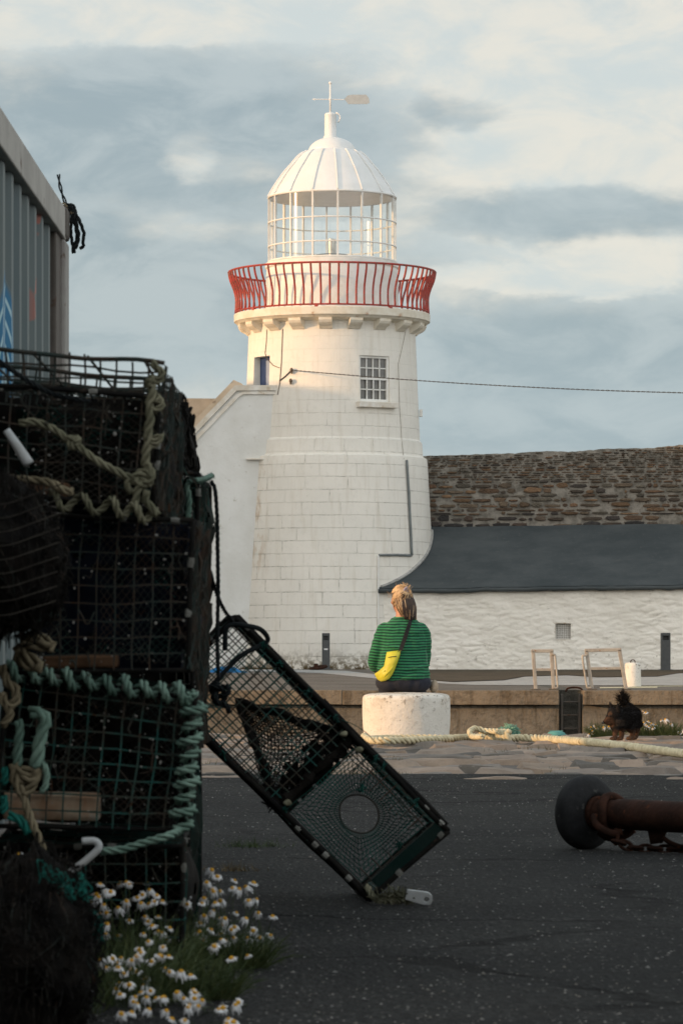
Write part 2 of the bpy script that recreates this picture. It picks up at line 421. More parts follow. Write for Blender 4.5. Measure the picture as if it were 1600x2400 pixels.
# container
def container_mat():
    m = newmat('container_side_paint'); c = coord(); x, y, z = sep(c)
    n1 = tex(vscale(c, (1, 1, .3)), 3, 5, .6); n2 = tex(c, 14, 5, .65)
    k = mix(sstep(.3, .7, n1), (.085, .120, .130), (.115, .145, .145)); k = mix(sstep(.6, .75, n2) * .4, k, (.20, .20, .18))
    k = mix(sstep(.58, .72, tex(vscale(c, (1, 1, .12)), 9, 5, .65)) * .45, k, (.15, .14, .115))
    # sprayed paint: a blue tag near the camera end, coral specks further along
    dy = y + 2.12; dz = z - 1.45
    rr = mth('SQRT', dy * dy * 2.2 + (dz * dz) * .55)
    band = sstep(.36, .33, rr) * sstep(.15, .18, rr)
    k = mix(band, k, mix(sstep(.3, .5, mth('ABSOLUTE', mth('SINE', rr * 70.0))), (.42, .62, .68), (.02, .17, .33)))
    s2 = sstep(.60, .64, tex(c, 5.0, 3, .5)) * sstep(-1.25, -1.1, y) * sstep(-.72, -.85, y)
    k = mix(s2 * .8, k, (.42, .10, .06))
    finish(k, .55, bump(n2, .25, .004), spec=.4); return m
M['container'] = container_mat()
M['container_rail'] = pbr('container_rail_paint', (.46, .44, .40), (.36, .34, .31), 5, .7, bmp=.3, spots=(.12, .07, .045), ssc=7)
M['container_post'] = pbr('container_post_paint', (.085, .072, .06), (.12, .10, .085), 5, .7, bmp=.3, spots=(.07, .035, .02), ssc=9)
M['post_edge'] = pbr('post_edge_paint', (.36, .35, .32), (.28, .26, .24), 5, .7, spots=(.12, .07, .045), ssc=9)
# fishing gear
def gear(name, a, b, sc=14, rough=.85, spec=.10, **k): M[name] = pbr(name, a, b, sc, rough, bmp=.5, bsc=70, bdist=.003, spec=spec, **k)
gear('wire_green', (.024, .090, .078), (.058, .048, .037), spots=(.06, .03, .016), ssc=25)
gear('wire_brown', (.060, .043, .032), (.034, .050, .046), spots=(.06, .03, .016), ssc=25)
gear('frame_black', (.007, .007, .007), (.014, .013, .011), spots=(.035, .026, .02), ssc=30)
gear('frame_green', (.004, .018, .015), (.010, .022, .019))
gear('rag', (.005, .0048, .0044), (.013, .011, .009), sc=20)  # near-black for old netting and the sheets darkening creel insides
gear('rag_blue', (.004, .006, .012), (.009, .012, .021), sc=20)
gear('rag_green', (.003, .013, .010), (.009, .012, .009), sc=20)
gear('net_black', (.008, .008, .008), (.016, .014, .011))
gear('net_green', (.012, .075, .060), (.015, .045, .038))
gear('rope_tan', (.24, .205, .135), (.13, .11, .07), spots=(.045, .04, .03), ssc=30)
gear('rope_olive', (.23, .22, .15), (.11, .11, .072), spots=(.035, .033, .025), ssc=25)
gear('rope_mint', (.20, .30, .245), (.10, .17, .135), spots=(.04, .045, .035), ssc=25)
gear('rope_teal', (.02, .16, .13), (.015, .09, .075))
gear('rope_dark', (.010, .013, .014), (.020, .024, .025))
gear('rope_yellow', (.66, .60, .42), (.50, .45, .30), spots=(.33, .27, .16), ssc=8)
gear('slat', (.17, .095, .055), (.095, .055, .032), spots=(.24, .20, .15), ssc=12)
gear('slab', (.46, .36, .26), (.33, .20, .12), spots=(.38, .34, .28), ssc=9)
gear('white_plastic', (.50, .53, .54), (.42, .43, .42), rough=.5, spots=(.34, .2, .1), ssc=6, sth=(.66, .75))
gear('clip', (.26, .26, .235), (.13, .13, .115))
gear('shell', (.38, .37, .34), (.22, .21, .19))
gear('yellow_strip', (.48, .30, .06), (.36, .22, .05))
gear('blue_tarp', (.02, .13, .30), (.03, .17, .36))
gear('turquoise', (.12, .33, .30), (.10, .26, .24))
gear('fray', (.25, .47, .38), (.20, .38, .31))
gear('twine_dim', (.06, .055, .045), (.035, .032, .027))
# plants
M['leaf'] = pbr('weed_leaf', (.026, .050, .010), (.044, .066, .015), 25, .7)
M['leaf_lit'] = pbr('weed_leaf_light', (.048, .070, .014), (.07, .085, .02), 25, .7)  # paler green, mixed at random among the darker leaves
M['dry'] = pbr('dry_stem', (.16, .11, .05), (.10, .075, .035), 25, .8)
M['petal'] = pbr('petal', (.70, .71, .72), (.62, .63, .64), 40, .6)
M['disc'] = pbr('flower_disc', (.68, .36, .012), (.52, .26, .012), 120, .8, bmp=.8, bsc=300)
M['moss'] = pbr('moss', (.07, .085, .02), (.10, .085, .03), 30, .9)
M['water'] = pbr('harbour_water', (.012, .022, .022), (.016, .026, .025), 1, .08, bmp=.5, bsc=2.5, bdist=.05)
# figures
M['skin'] = pbr('skin', (.52, .27, .18), (.46, .23, .15), 20, .5, bmp=.1)
def sweater_mat():
    m = newmat('striped_knit'); c = coord(); x, y, z = sep(c)
    zz = z + (tex(c, 5, 2, .5) - .5) * .028 + x * x * -.12
    s = mth('SINE', zz * (2 * math.pi / .0225))
    k = mix(sstep(-.25, .1, s), (.010, .045, .034), (.042, .235, .108))
    n = tex(c, 160, 2, .5)
    k = mix(.25, k, mix(n, (0, 0, 0), k))
    finish(k, .9, bump(tex(c, 9, 3, .6) * 2.5 + n * .12, .8, .012), spec=.15, extra={'Sheen Weight': .25, 'Sheen Tint': (.6, 1, .7, 1)}); return m
M['sweater'] = sweater_mat()
M['jeans'] = pbr('dark_denim', (.008, .011, .022), (.015, .018, .030), 30, .85, bmp=.5, bsc=18, bdist=.008)
M['bag'] = pbr('yellow_bag', (.64, .60, .04), (.56, .52, .035), 6, .45, bmp=.5, bsc=14, bdist=.012)
M['strap'] = pbr('black_strap', (.008, .008, .008), (.012, .012, .012), 30, .8)
M['hair_dark'] = pbr('brown_hair', (.034, .020, .013), (.065, .036, .022), 60, .55, bmp=.3)
M['hair_blond'] = pbr('blond_hair', (.66, .47, .27), (.48, .31, .16), 60, .5, bmp=.3)
M['hair_clip'] = pbr('hair_clip', (.42, .36, .42), (.36, .30, .36), 20, .4)
M['beige'] = pbr('beige_cloth', (.42, .33, .24), (.36, .28, .2), 20, .8)
M['shoe'] = pbr('shoe', (.10, .09, .085), (.07, .065, .06), 20, .7)
M['eye'] = pbr('eye', (.03, .02, .015), (.04, .03, .02), 20, .15)
def dog_mat():
    m = newmat('black_tan_fur'); c = coord(); t = tint()
    k = mix(sstep(.35, .7, tex(c, 60, 3, .6)), t, mix(.55, t, (.004, .003, .003)))
    finish(k, .75, bump(tex(c, 120, 3, .6), .5, .004), spec=.2); return m
M['fur'] = dog_mat()
M['chip'] = stone_tint('chips', sc=60)
M['shed'] = pbr('shed_cladding', (.14, .15, .15), (.18, .18, .17), 1.5, .7)  # plain grey of the added, unseen shade and sky blocks
# ------------------------------------------------------------------ ground, quay, water
def ground():
    # asphalt: one big sheet, its ragged far edge meets the stone paving
    mb = MB(); xs = [-3000, -400, -60, -12] + [-6 + .12 * i for i in range(101)] + [12, 60, 400, 3000]
    far = []
    for x in xs:
        w = noise.noise(V((x * .9, 3.1, 0))) * .22 + noise.noise(V((x * 4, 9, 0))) * .07
        far.append(V((x, 19.55 + w - .02 * x if abs(x) < 13 else 19.5, 0)))
    rows = [-3000, -200, -30, 2, 8, 14]
    vs = [V((x, y, 0)) for y in rows for x in xs] + far; n = len(xs)
    fs = [(j * n + i, j * n + i + 1, (j + 1) * n + i + 1, (j + 1) * n + i) for j in range(len(rows)) for i in range(n - 1)]
    mb.add(vs, fs)
    tag(mb.build('ground', M['asphalt']), kind='structure')
    def pz(y): return 0 if y < 26.9 else -.036 * ((y - 26.9) / 1.5) ** 1.3
    b = MB(); b.cur = (.14, .125, .11)
    b.add([V((x, y, pz(y) - .03)) for y in (18.6, 26.9, 27.6, 28.42) for x in (-400, 400)], [(0, 1, 3, 2), (2, 3, 5, 4), (4, 5, 7, 6)])
    b.add([V((-400, 28.42, pz(28.42) - .03)), V((400, 28.42, pz(28.42) - .03)), V((400, 28.42, -5)), V((-400, 28.42, -5))], [(0, 1, 2, 3)])
    pal = [(.34, .28, .225), (.27, .235, .20), (.37, .29, .22), (.24, .215, .185), (.38, .30, .235), (.30, .255, .215), (.16, .145, .125)]
    y = 18.75
    while y < 28.2:
        d = rnd.choice((.14, .18, .22, .28, .36, .5)); d = min(d, 28.42 - y)
        if 28.42 - y - d < .12: d = 28.42 - y
        x = -6 + rnd.uniform(0, .6)
        while x < 6:
            L = rnd.uniform(.18, .75)
            kq = rnd.uniform(.82, 1.1); b.cur = tuple(c * kq for c in rnd.choice(pal))
            z0 = rnd.uniform(-.024, .014) - (.014 if y < 19.9 else 0); tx = rnd.uniform(-.012, .012); ty = rnd.uniform(-.02, .02)
            g = rnd.uniform(.008, .02); nu, nv = 8, 5; sd = rnd.uniform(0, 99)
            def fn(u, v):
                e = min(u, 1 - u) * L; f = min(v, 1 - v) * d
                X = x + g + u * (L - 2 * g); Yy = y + g + v * (d - 2 * g)
                k = noise.noise(V((X * 2.6, Yy * 3, sd))) * .026 + noise.noise(V((X * 8, Yy * 9, sd))) * .012
                X2 = X + noise.noise(V((X * 2, Yy * 2, sd + 5))) * .025; Y2 = Yy + noise.noise(V((X * 1.7, Yy * 2, sd + 9))) * .03
                edge = 0 if (0 < u < 1 and 0 < v < 1) else -.045
                k -= .012 * (abs(2 * v - 1) ** 3 + abs(2 * u - 1) ** 5)
                return V((X2, min(Y2, 28.43), pz(Yy) + z0 + tx * (u - .5) * 2 + ty * (v - .5) + k + edge))
            b.grid(fn, nu, nv); x += L
        y += d
    tag(b.build('paving', M['paving'], autos=28), kind='structure')
    w = MB(); w.add([V((-3000, 20, -2.3)), V((3000, 20, -2.3)), V((3000, 6000, -2.3)), V((-3000, 6000, -2.3))], [(0, 1, 2, 3)])
    tag(w.build('water', M['water']), kind='structure')
ground()
ZP = .127; YE = 43.3                                   # pier deck height, pier edge
def pier():
    b = MB(); xa, xb = P(1308, 1620, YE).x, P(1364, 1620, YE).x; ch = .178
    def seg(x0, x1, y0):                               # deck sheet + coping course + wall face below
        b.box(((x0 + x1) / 2, (y0 + 260) / 2, (ZP - 6) / 2), (x1 - x0, 260 - y0, ZP + 6), mi=3)
        n = max(1, int((x1 - x0) / 2.3)) if x1 - x0 < 14 else 1
        for i in range(n):                             # coping stones
            u0 = x0 + (x1 - x0) * i / n; u1 = x0 + (x1 - x0) * (i + 1) / n
            b.box(((u0 + u1) / 2, y0 - .007 - .1, ZP - ch / 2 + rnd.uniform(-.004, .004)), (u1 - u0 - .004, .22, ch), bev=.010, mi=1)
        b.box(((x0 + x1) / 2, y0 - .05, ZP - ch - .0125 - 2.5), (x1 - x0, .1, 5), mi=0)
    seg(-8, xa, YE); seg(xb, 10, YE)
    b.box((-34, (YE + 260) / 2 - .06, (ZP - 6) / 2), (52, 260 - YE, ZP + 6), mi=0); b.box((35, (YE + 260) / 2 - .06, (ZP - 6) / 2), (50, 260 - YE, ZP + 6), mi=0)
    b.box(((xa + xb) / 2, (YE + .20 + 260) / 2, (ZP - 6) / 2 - .002), (xb - xa, 260 - YE - .20, ZP + 6), mi=2)
    tag(b.build('pier', [M['quay_face'], M['quay_cope'], M['quay_dark'], M['apron']]), kind='structure')
    # pale path, dirty verge and worn yellow line laid on the deck
    def sheet(name, pts, z, mt):
        m = MB(); poly = []
        for (px, py) in pts:
            Y = gY(py, ZP); poly.append(V(((px - CX) / F * Y, Y, ZP + z)))
        m.add(poly, [list(range(len(poly)))]); tag(m.build(name, mt), kind='structure')
    near = [(540, 1573), (650, 1575), (750, 1578), (880, 1591), (1000, 1601), (1100, 1606), (1300, 1607), (1720, 1607)]
    far = [(1720, 1577), (1590, 1579), (1540, 1587), (1400, 1589), (1330, 1584), (1230, 1587), (1180, 1596), (1060, 1600), (960, 1592), (900, 1584), (810, 1573), (700, 1570.2), (540, 1570)]
    sheet('path', near + far, .004, M['apron_pale'])
    sheet('verge', [(920, 1585), (962, 1591), (1060, 1599), (1178, 1595), (1228, 1586), (1330, 1583), (1400, 1588), (1540, 1586), (1588, 1578.5), (1720, 1576.5), (1720, 1571), (1200, 1571), (900, 1571)], .008, M['earth'])
    for k, (a, b_, y0, y1) in enumerate(((1405, 1540, 1611.5, 1614), (1480, 1600, 1609, 1610.5))):
        sheet('painted_line', [(a, y1), (b_, y1 - 1), (b_, y0 - 1), (a, y0)], .004, M['rope_yellow'])
pier()

# ------------------------------------------------------------------ lighthouse
YC = 76.0; XT = (778 - CX) / F * YC; SC = YC / F
def zt(py): return H + (YH - py) * SC
T0 = V((XT, YC, ZP))
def rot_z(a): return Matrix.Rotation(a, 3, 'Z')
def lighthouse():
    t = thing('lighthouse', 'white round stone lighthouse with red gallery railing and glazed lantern', 'lighthouse', T0)
    c = (XT, YC, 0); N = 96
    prof = [(250, 1590), (249, 1568), (241, 1420), (232, 1240), (224, 1090), (222, 1077), (214, 1073), (213, 1068), (211, 1040), (206, 1034), (201, 925), (196, 800), (194, 752)]
    b = MB(); pp = [(r * SC, zt(y)) for r, y in prof]
    fine = []
    for (r0, z0), (r1, z1) in zip(pp, pp[1:]):
        k = max(1, int((z1 - z0) / .28))
        for i in range(k): fine.append((r0 + (r1 - r0) * i / k, z0 + (z1 - z0) * i / k))
    fine.append(pp[-1]); b.lathe(fine, N, c, close=True)
    tw = b.build('tower', M['tower'], t)
    def frame(th, r): return rot_z(th), V((XT + math.sin(th) * r, YC - math.cos(th) * r, 0))
    thW, thD = R(30), R(-56); rw = 1.84
    RW, OW = frame(thW, rw); RD, OD = frame(thD, rw)
    zw0, zw1 = 5.82, 6.80
    cut(tw, [MB().box(OW + V((0, 0, (zw0 + zw1) / 2)), (.74, .44, zw1 - zw0), RW), MB().box(OD + V((0, 0, 6.15)), (.62, .46, 1.36), RD)])
    tw.data.polygons.foreach_set('use_smooth', [True] * len(tw.data.polygons)); tw.data.set_sharp_from_angle(angle=R(30))
    # sash window
    def W(x, d, z): return OW + RW @ V((x, d, 0)) + V((0, 0, z))
    w = MB()
    for x in (-.345, .345): w.box(W(x, .10, (zw0 + zw1) / 2), (.05, .07, zw1 - zw0), RW, bev=.006)
    for z in (zw0 + .03, zw1 - .025): w.box(W(0, .098, z), (.66, .07, .055), RW, bev=.006)
    win = w.build('window', M['white_paint'], t)
    s = MB(); zm = (zw0 + zw1) / 2
    s.box(W(0, .085, zm), (.64, .045, .045), RW)
    for h0, h1, dd in ((zw0 + .055, zm - .02, .085), (zm + .02, zw1 - .05, .105)):
        for k in (-1, 0, 1): s.box(W(k * .16, dd, (h0 + h1) / 2), (.024, .03, h1 - h0), RW)
        s.box(W(0, dd - .001, (h0 + h1) / 2), (.64, .028, .024), RW)
    s.build('glazing_bars', M['white_paint'], win)
    MB().box(W(0, .125, zm), (.66, .012, zw1 - zw0 - .02), RW).build('pane', M['pane'], win)
    MB().box(W(.02, -.03, zw0 - .07), (.96, .22, .12), RW, bev=.012).build('window_sill', M['coping'], t)
    # blue door at the stair head
    def D(x, d, z): return OD + RD @ V((x, d, 0)) + V((0, 0, z))
    dr = MB().box(D(0, .20, 6.15), (.62, .03, 1.36), RD).build('door', M['blue_door'], t)
    MB().box(D(.10, .178, 6.15), (.30, .02, 1.2), RD, bev=.005).build('door_panel', M['pale_blue'], dr)
    # gallery
    g = MB(); sl = [(185, 770), (222, 762), (226, 757.5), (229.5, 756), (230, 740), (228.5, 738), (140, 737)]
    g.lathe([(r * SC, zt(y)) for r, y in sl], N, c)
    gal = g.build('gallery', M['gallery'], t, autos=35)
    cb = MB(); d0 = 1.72; d1 = 2.045; zc = zt(757) - .005
    poly = [(d0, 0), (d1, 0), (d1, -.10), (d1 - .03, -.15), (d1 - .085, -.19), (d1 - .16, -.225), (d1 - .21, -.27), (d0, -.27)]
    cb.prism([V((-.14, -a, zc + z)) for a, z in poly], (.28, 0, 0))
    cb.v = [v + V((XT, YC, 0)) for v in cb.v]
    for k in range(19):
        if k == 0: o = cb.build('corbel', M['gallery'], gal); base = o; ml = ORG['lighthouse']
        else: o = base.copy(); col.objects.link(o)
        o.location = (0, 0, 0); o.rotation_euler = (0, 0, R(-4 + k * 360 / 19))
    # railing
    zb, ztp = zt(733.5), zt(639.5)
    r = MB()
    for rr, z, th in ((2.098, zb, .021), (2.245, ztp, .024)):
        r.tube([V((XT + rr * math.cos(a), YC + rr * math.sin(a), z)) for a in [2 * math.pi * k / 120 for k in range(120)]], th, 6, closed=True)
    for k in range(8):
        a = R(-90 - 9 + k * 45.2); q = V((XT + 2.098 * math.cos(a), YC + 2.098 * math.sin(a), 0))
        r.box(q + V((0, 0, (zb + zt(740)) / 2 + .005)), (.075, .06, zb - zt(740) + .01), rot_z(a + R(90)))
    rail = r.build('gallery_railing', M['red'], t, smooth=False)
    prof = spline([(2.098, 0, zb), (2.088, 0, zb + .16), (2.092, 0, zb + .34), (2.14, 0, zb + .52), (2.205, 0, zb + .68), (2.238, 0, ztp - .06), (2.245, 0, ztp)], 3)
    bl = MB(); bl.tube([V((p.x + XT, YC, p.z)) for p in prof], .023, 6)
    for k in range(70):
        if k == 0: o = bb = bl.build('baluster', M['red'], rail, smooth=True)
        else: o = bb.copy(); col.objects.link(o)
        o.rotation_euler = (0, 0, R(k * 360 / 70 + 1.3) + rnd.uniform(-.004, .004))
    # lantern
    l = MB(); zg0, zg1 = zt(617), zt(464)
    l.lathe([(156 * SC, zt(738)), (155 * SC, zt(650)), (153 * SC, zt(632)), (157 * SC, zt(629)), (157 * SC, zt(619)), (150 * SC, zt(617)), (135 * SC, zt(617)), (60 * SC, zt(617.5))], N, c)
    l.build('lantern_base', M['white_paint'], t, autos=35)
    lg = MB(); rg = 148 * SC
    lg.lathe([(rg, zg0), (rg, zg1)], N, c); gl = lg.build('lantern_glass', M['glass'], t, smooth=True)
    fr = MB()
    for k in range(16):
        a = R(-90 + 5.2 + 22.5 * k); fr.box(V((XT + rg * math.cos(a), YC + rg * math.sin(a), (zg0 + zg1) / 2)), (.034, .05, zg1 - zg0), rot_z(a + R(90)))
    for z, th in ((zt(524), .017), (zt(580), .017), (zg1, .024), (zg0 + .02, .02)):
        fr.tube([V((XT + (rg + .012) * math.cos(a), YC + (rg + .012) * math.sin(a), z)) for a in [2 * math.pi * k / 96 for k in range(96)]], th, 6, closed=True)
    fr.build('glazing_frame', M['white_paint'], gl)
    MB().lathe([(0.01, zt(478)), (rg - .03, zt(466)), (rg - .03, zt(464.5)), (.01, zt(464.5))], 64, c).build('lantern_ceiling', M['ceiling'], t)
    dm = MB(); dp = [(150.5, 464), (150.5, 461.5), (147, 457), (140, 444), (128, 426), (114, 406), (99, 388.6), (86, 373), (76, 363), (62, 354.5), (50, 352)]
    dsp = spline([(r_ * SC, 0, zt(y)) for r_, y in dp], 3); dm.lathe([(p.x, p.z) for p in dsp], N, c)
    dome = dm.build('dome', M['dome'], t, autos=50)
    for k in range(16):
        a = R(-90 + 5.2 + 22.5 * k); rb = MB()
        for s0, s1 in zip(dsp[4:-4], dsp[5:-4]):
            pass
        path = [V((XT + (p.x + .012) * math.cos(a), YC + (p.x + .012) * math.sin(a), p.z + .008)) for p in dsp[3:-4]]
        rb.tube(path, .015, 6); rb.build('dome_rib', M['dome'], dome, smooth=False)
    cp = MB(); cc = spline([(56 * SC, 0, zt(354)), (55 * SC, 0, zt(349)), (49 * SC, 0, zt(339.5)), (39 * SC, 0, zt(331)), (27 * SC, 0, zt(325.5)), (16.5 * SC, 0, zt(322.5))], 3)
    cp.lathe([(50 * SC, zt(354)), ] + [(p.x, p.z) for p in cc], 48, c); cp.build('dome_cap', M['dome'], t, smooth=True)
    vt = MB(); xo = (774 - 778) * SC; cv = (XT + xo, YC, 0)
    vt.lathe([(16.5 * SC, zt(324)), (16.5 * SC, zt(320)), (14 * SC, zt(318)), (13.4 * SC, zt(270)), (14 * SC, zt(268)), (11 * SC, zt(264.5)), (5 * SC, zt(263)), (.001, zt(262.6))], 32, cv)
    vn = vt.build('roof_vent', M['dome'], t, smooth=True)
    q = V((XT + xo, YC, 0)); sc_ = MB()
    sc_.tube([q + V((x * SC, -.05, zt(y))) for x, y in ((13, 264), (18, 266), (22, 271), (23, 278), (20, 284), (17, 286))], .02, 6)
    sc_.build('vent_scoop', M['dome'], vn, smooth=True)
    wv = MB(); wv.tube([q + V((0, 0, zt(264))), q + V((0, 0, zt(194)))], .022, 8); wv.ell(q + V((0, 0, zt(193.5))), (.036, .036, .036)); wv.ell(q + V((0, 0, zt(231))), (.03, .03, .05))
    vane = wv.build('weather_vane', M['dome'], t, smooth=True)
    ar = MB(); ar.tube([q + V((-39 * SC, 0, zt(231.5))), q + V((33 * SC, 0, zt(232.5)))], .011, 6)
    ar.prism([q + V((x * SC, -.008, zt(y))) for x, y in ((-44, 231.5), (-36, 229), (-36, 234.5))], (0, .016, 0)); ar.build('vane_arrow', M['dome'], vane)
    tl = MB(); tl.prism([q + V((x * SC, -.008, zt(y))) for x, y in ((33, 231), (40, 223), (50, 221), (84, 221), (90, 229), (92, 240), (86, 243), (42, 243))], (0, .016, 0)); tl.build('vane_tail', M['vane'], vane)
    lp = MB(); o = V((XT, YC, 0))
    lp.lathe([(.42 * .5, zt(617)), (.42 * .5, zt(607)), (.05, zt(606)), (.05, zt(603)), (.10 * .9, zt(601)), (.10 * .9, zt(560)), (.001, zt(558))], 24, (XT + .0, YC, 0)); lamp = lp.build('lamp', M['lamp'], t, smooth=False)
    for zz, rr in ((zt(609), .36), (zt(604), .46), (zt(598), .34)):
        MB().tube([V((XT + rr * math.cos(a), YC + rr * math.sin(a), zz)) for a in [2 * math.pi * k / 24 for k in range(24)]], .012, 5, closed=True).build('lamp_ring', M['lead'], lamp)
    # conduits and cables that run on the wall
    def on(px, py, off=.012):                          # point of the tower skin seen at a pixel
        x = 0; Y = YC - 1.9
        for _ in range(6):
            p = P(px, py, Y); z = p.z; rr = pp[-1][0]
            for (r0, z0), (r1, z1) in zip(pp, pp[1:]):
                if z0 <= z <= z1: rr = r0 + (r1 - r0) * (z - z0) / (z1 - z0 + 1e-9)
            rr += off; dx = max(-rr * .995, min(rr * .995, p.x - XT)); Y = YC - math.sqrt(rr * rr - dx * dx)
        return P(px, py, Y)
    def line(name, pts, r, mt, n=5):
        dense = []
        for (a, b_) in zip(pts, pts[1:]):
            for k in range(n): dense.append(on(a[0] + (b_[0] - a[0]) * k / n, a[1] + (b_[1] - a[1]) * k / n, r))
        dense.append(on(*pts[-1], r)); MB().tube(dense, r, 6).build(name, M[mt], t, smooth=True)
    line('conduit', [(953, 1078), (958, 1160), (963, 1260), (965, 1302)], .030, 'lead')
    line('conduit', [(964, 1302), (935, 1301), (888, 1301)], .026, 'lead', 8)
    line('conduit', [(886, 1302), (886, 1360), (886, 1440), (886, 1560)], .022, 'white_paint')
    line('wall_cable', [(951, 772), (942, 815), (933, 852), (936, 950), (941, 1030), (946, 1076)], .0065, 'greycable')
    line('wall_cable', [(625, 772), (624, 800), (621, 828), (625, 840), (640, 856), (655, 862)], .008, 'brown_cable')
    line('wall_cable', [(662, 770), (661, 800), (659, 850), (655, 900), (650, 925)], .009, 'brown_cable')
    line('wall_cable', [(655, 892), (668, 882), (682, 868)], .013, 'cable')
    for px, py in ((683, 867), (681, 892)):
        p = on(px, py, .06); MB().ell(p, (.035, .05, .05)).ell(p + V((0, .02, -.05)), (.02, .03, .03)).build('insulator', M['brown_cable'], t, smooth=True)
    for pts in ([(x, y) for x, y in ((602, 728), (610, 745), (622, 752))], ):
        pass
    MB().box(on(986, 968, .02), (.07, .1, .16), bev=.01).build('junction_box', M['white_paint'], t)
    p0 = on(684, 867, .09); p1 = P(1800, 924, 66.0); mid = []
    for k in range(41):
        u = k / 40; q = p0.lerp(p1, u); q.z -= .10 * 4 * u * (1 - u); mid.append(q)
    mb = MB(); rope(mb, mid, .0125, .25, 2, 5)
    tag(mb.build('overhead_cable', M['cable'], smooth=True, org=p0), 'thin black twisted cable strung from the lighthouse wall out of the picture', 'cable')
lighthouse()

# ------------------------------------------------------------------ stair block beside the tower
def annex():
    YA = 74.62; t = thing('stair_block', 'white rendered stair block with sloping coping built against the lighthouse', 'building', P(480, 1570, YA))
    def X(px, py, y=YA): return P(px, py, YA) + V((0, y - YA, 0))
    b = MB(); b.prism([X(*p) for p in ((646, 915), (556, 915), (430, 1046), (150, 1337), (150, 1590), (646, 1590))], (0, .30, 0))
    b.build('wall', M['white_render'], t)
    c = MB(); hh = 11
    for (a, d) in (((648, 904), (551, 904)), ((551, 904), (148, 1322))):
        ux, uy = d[0] - a[0], d[1] - a[1]; L = math.hypot(ux, uy); nx, ny = -uy / L * 13, ux / L * 13
        if ny < 0: nx, ny = -nx, -ny
    c.prism([X(*p, YA - .07) for p in ((649, 903), (551, 903), (148, 1321), (148, 1338), (555, 915.5), (649, 915.5))], (0, .44, 0))
    c.prism([X(*p, YA - .045) for p in ((646, 917), (570, 917), (554, 924), (150, 1345), (150, 1353), (560, 930), (571, 924), (646, 924))], (0, .06, 0))
    c.build('coping', M['coping'], t)
    s = MB(); pts = [(646, 930), (552, 890)]
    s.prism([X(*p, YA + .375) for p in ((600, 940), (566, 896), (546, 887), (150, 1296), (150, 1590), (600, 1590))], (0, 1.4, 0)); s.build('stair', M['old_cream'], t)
    l = MB(); l.box(X(600, 1076, YA - .04), (.42, .12, .035), bev=.01); l.build('ledge', M['coping'], t)
    t2 = thing('rear_wall', 'tall sunlit cream wall rising behind the sloping stair coping', 'wall', P(450, 1570, 77.2))
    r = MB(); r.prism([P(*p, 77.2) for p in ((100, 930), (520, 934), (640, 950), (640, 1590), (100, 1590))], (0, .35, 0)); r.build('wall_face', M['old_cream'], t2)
annex()

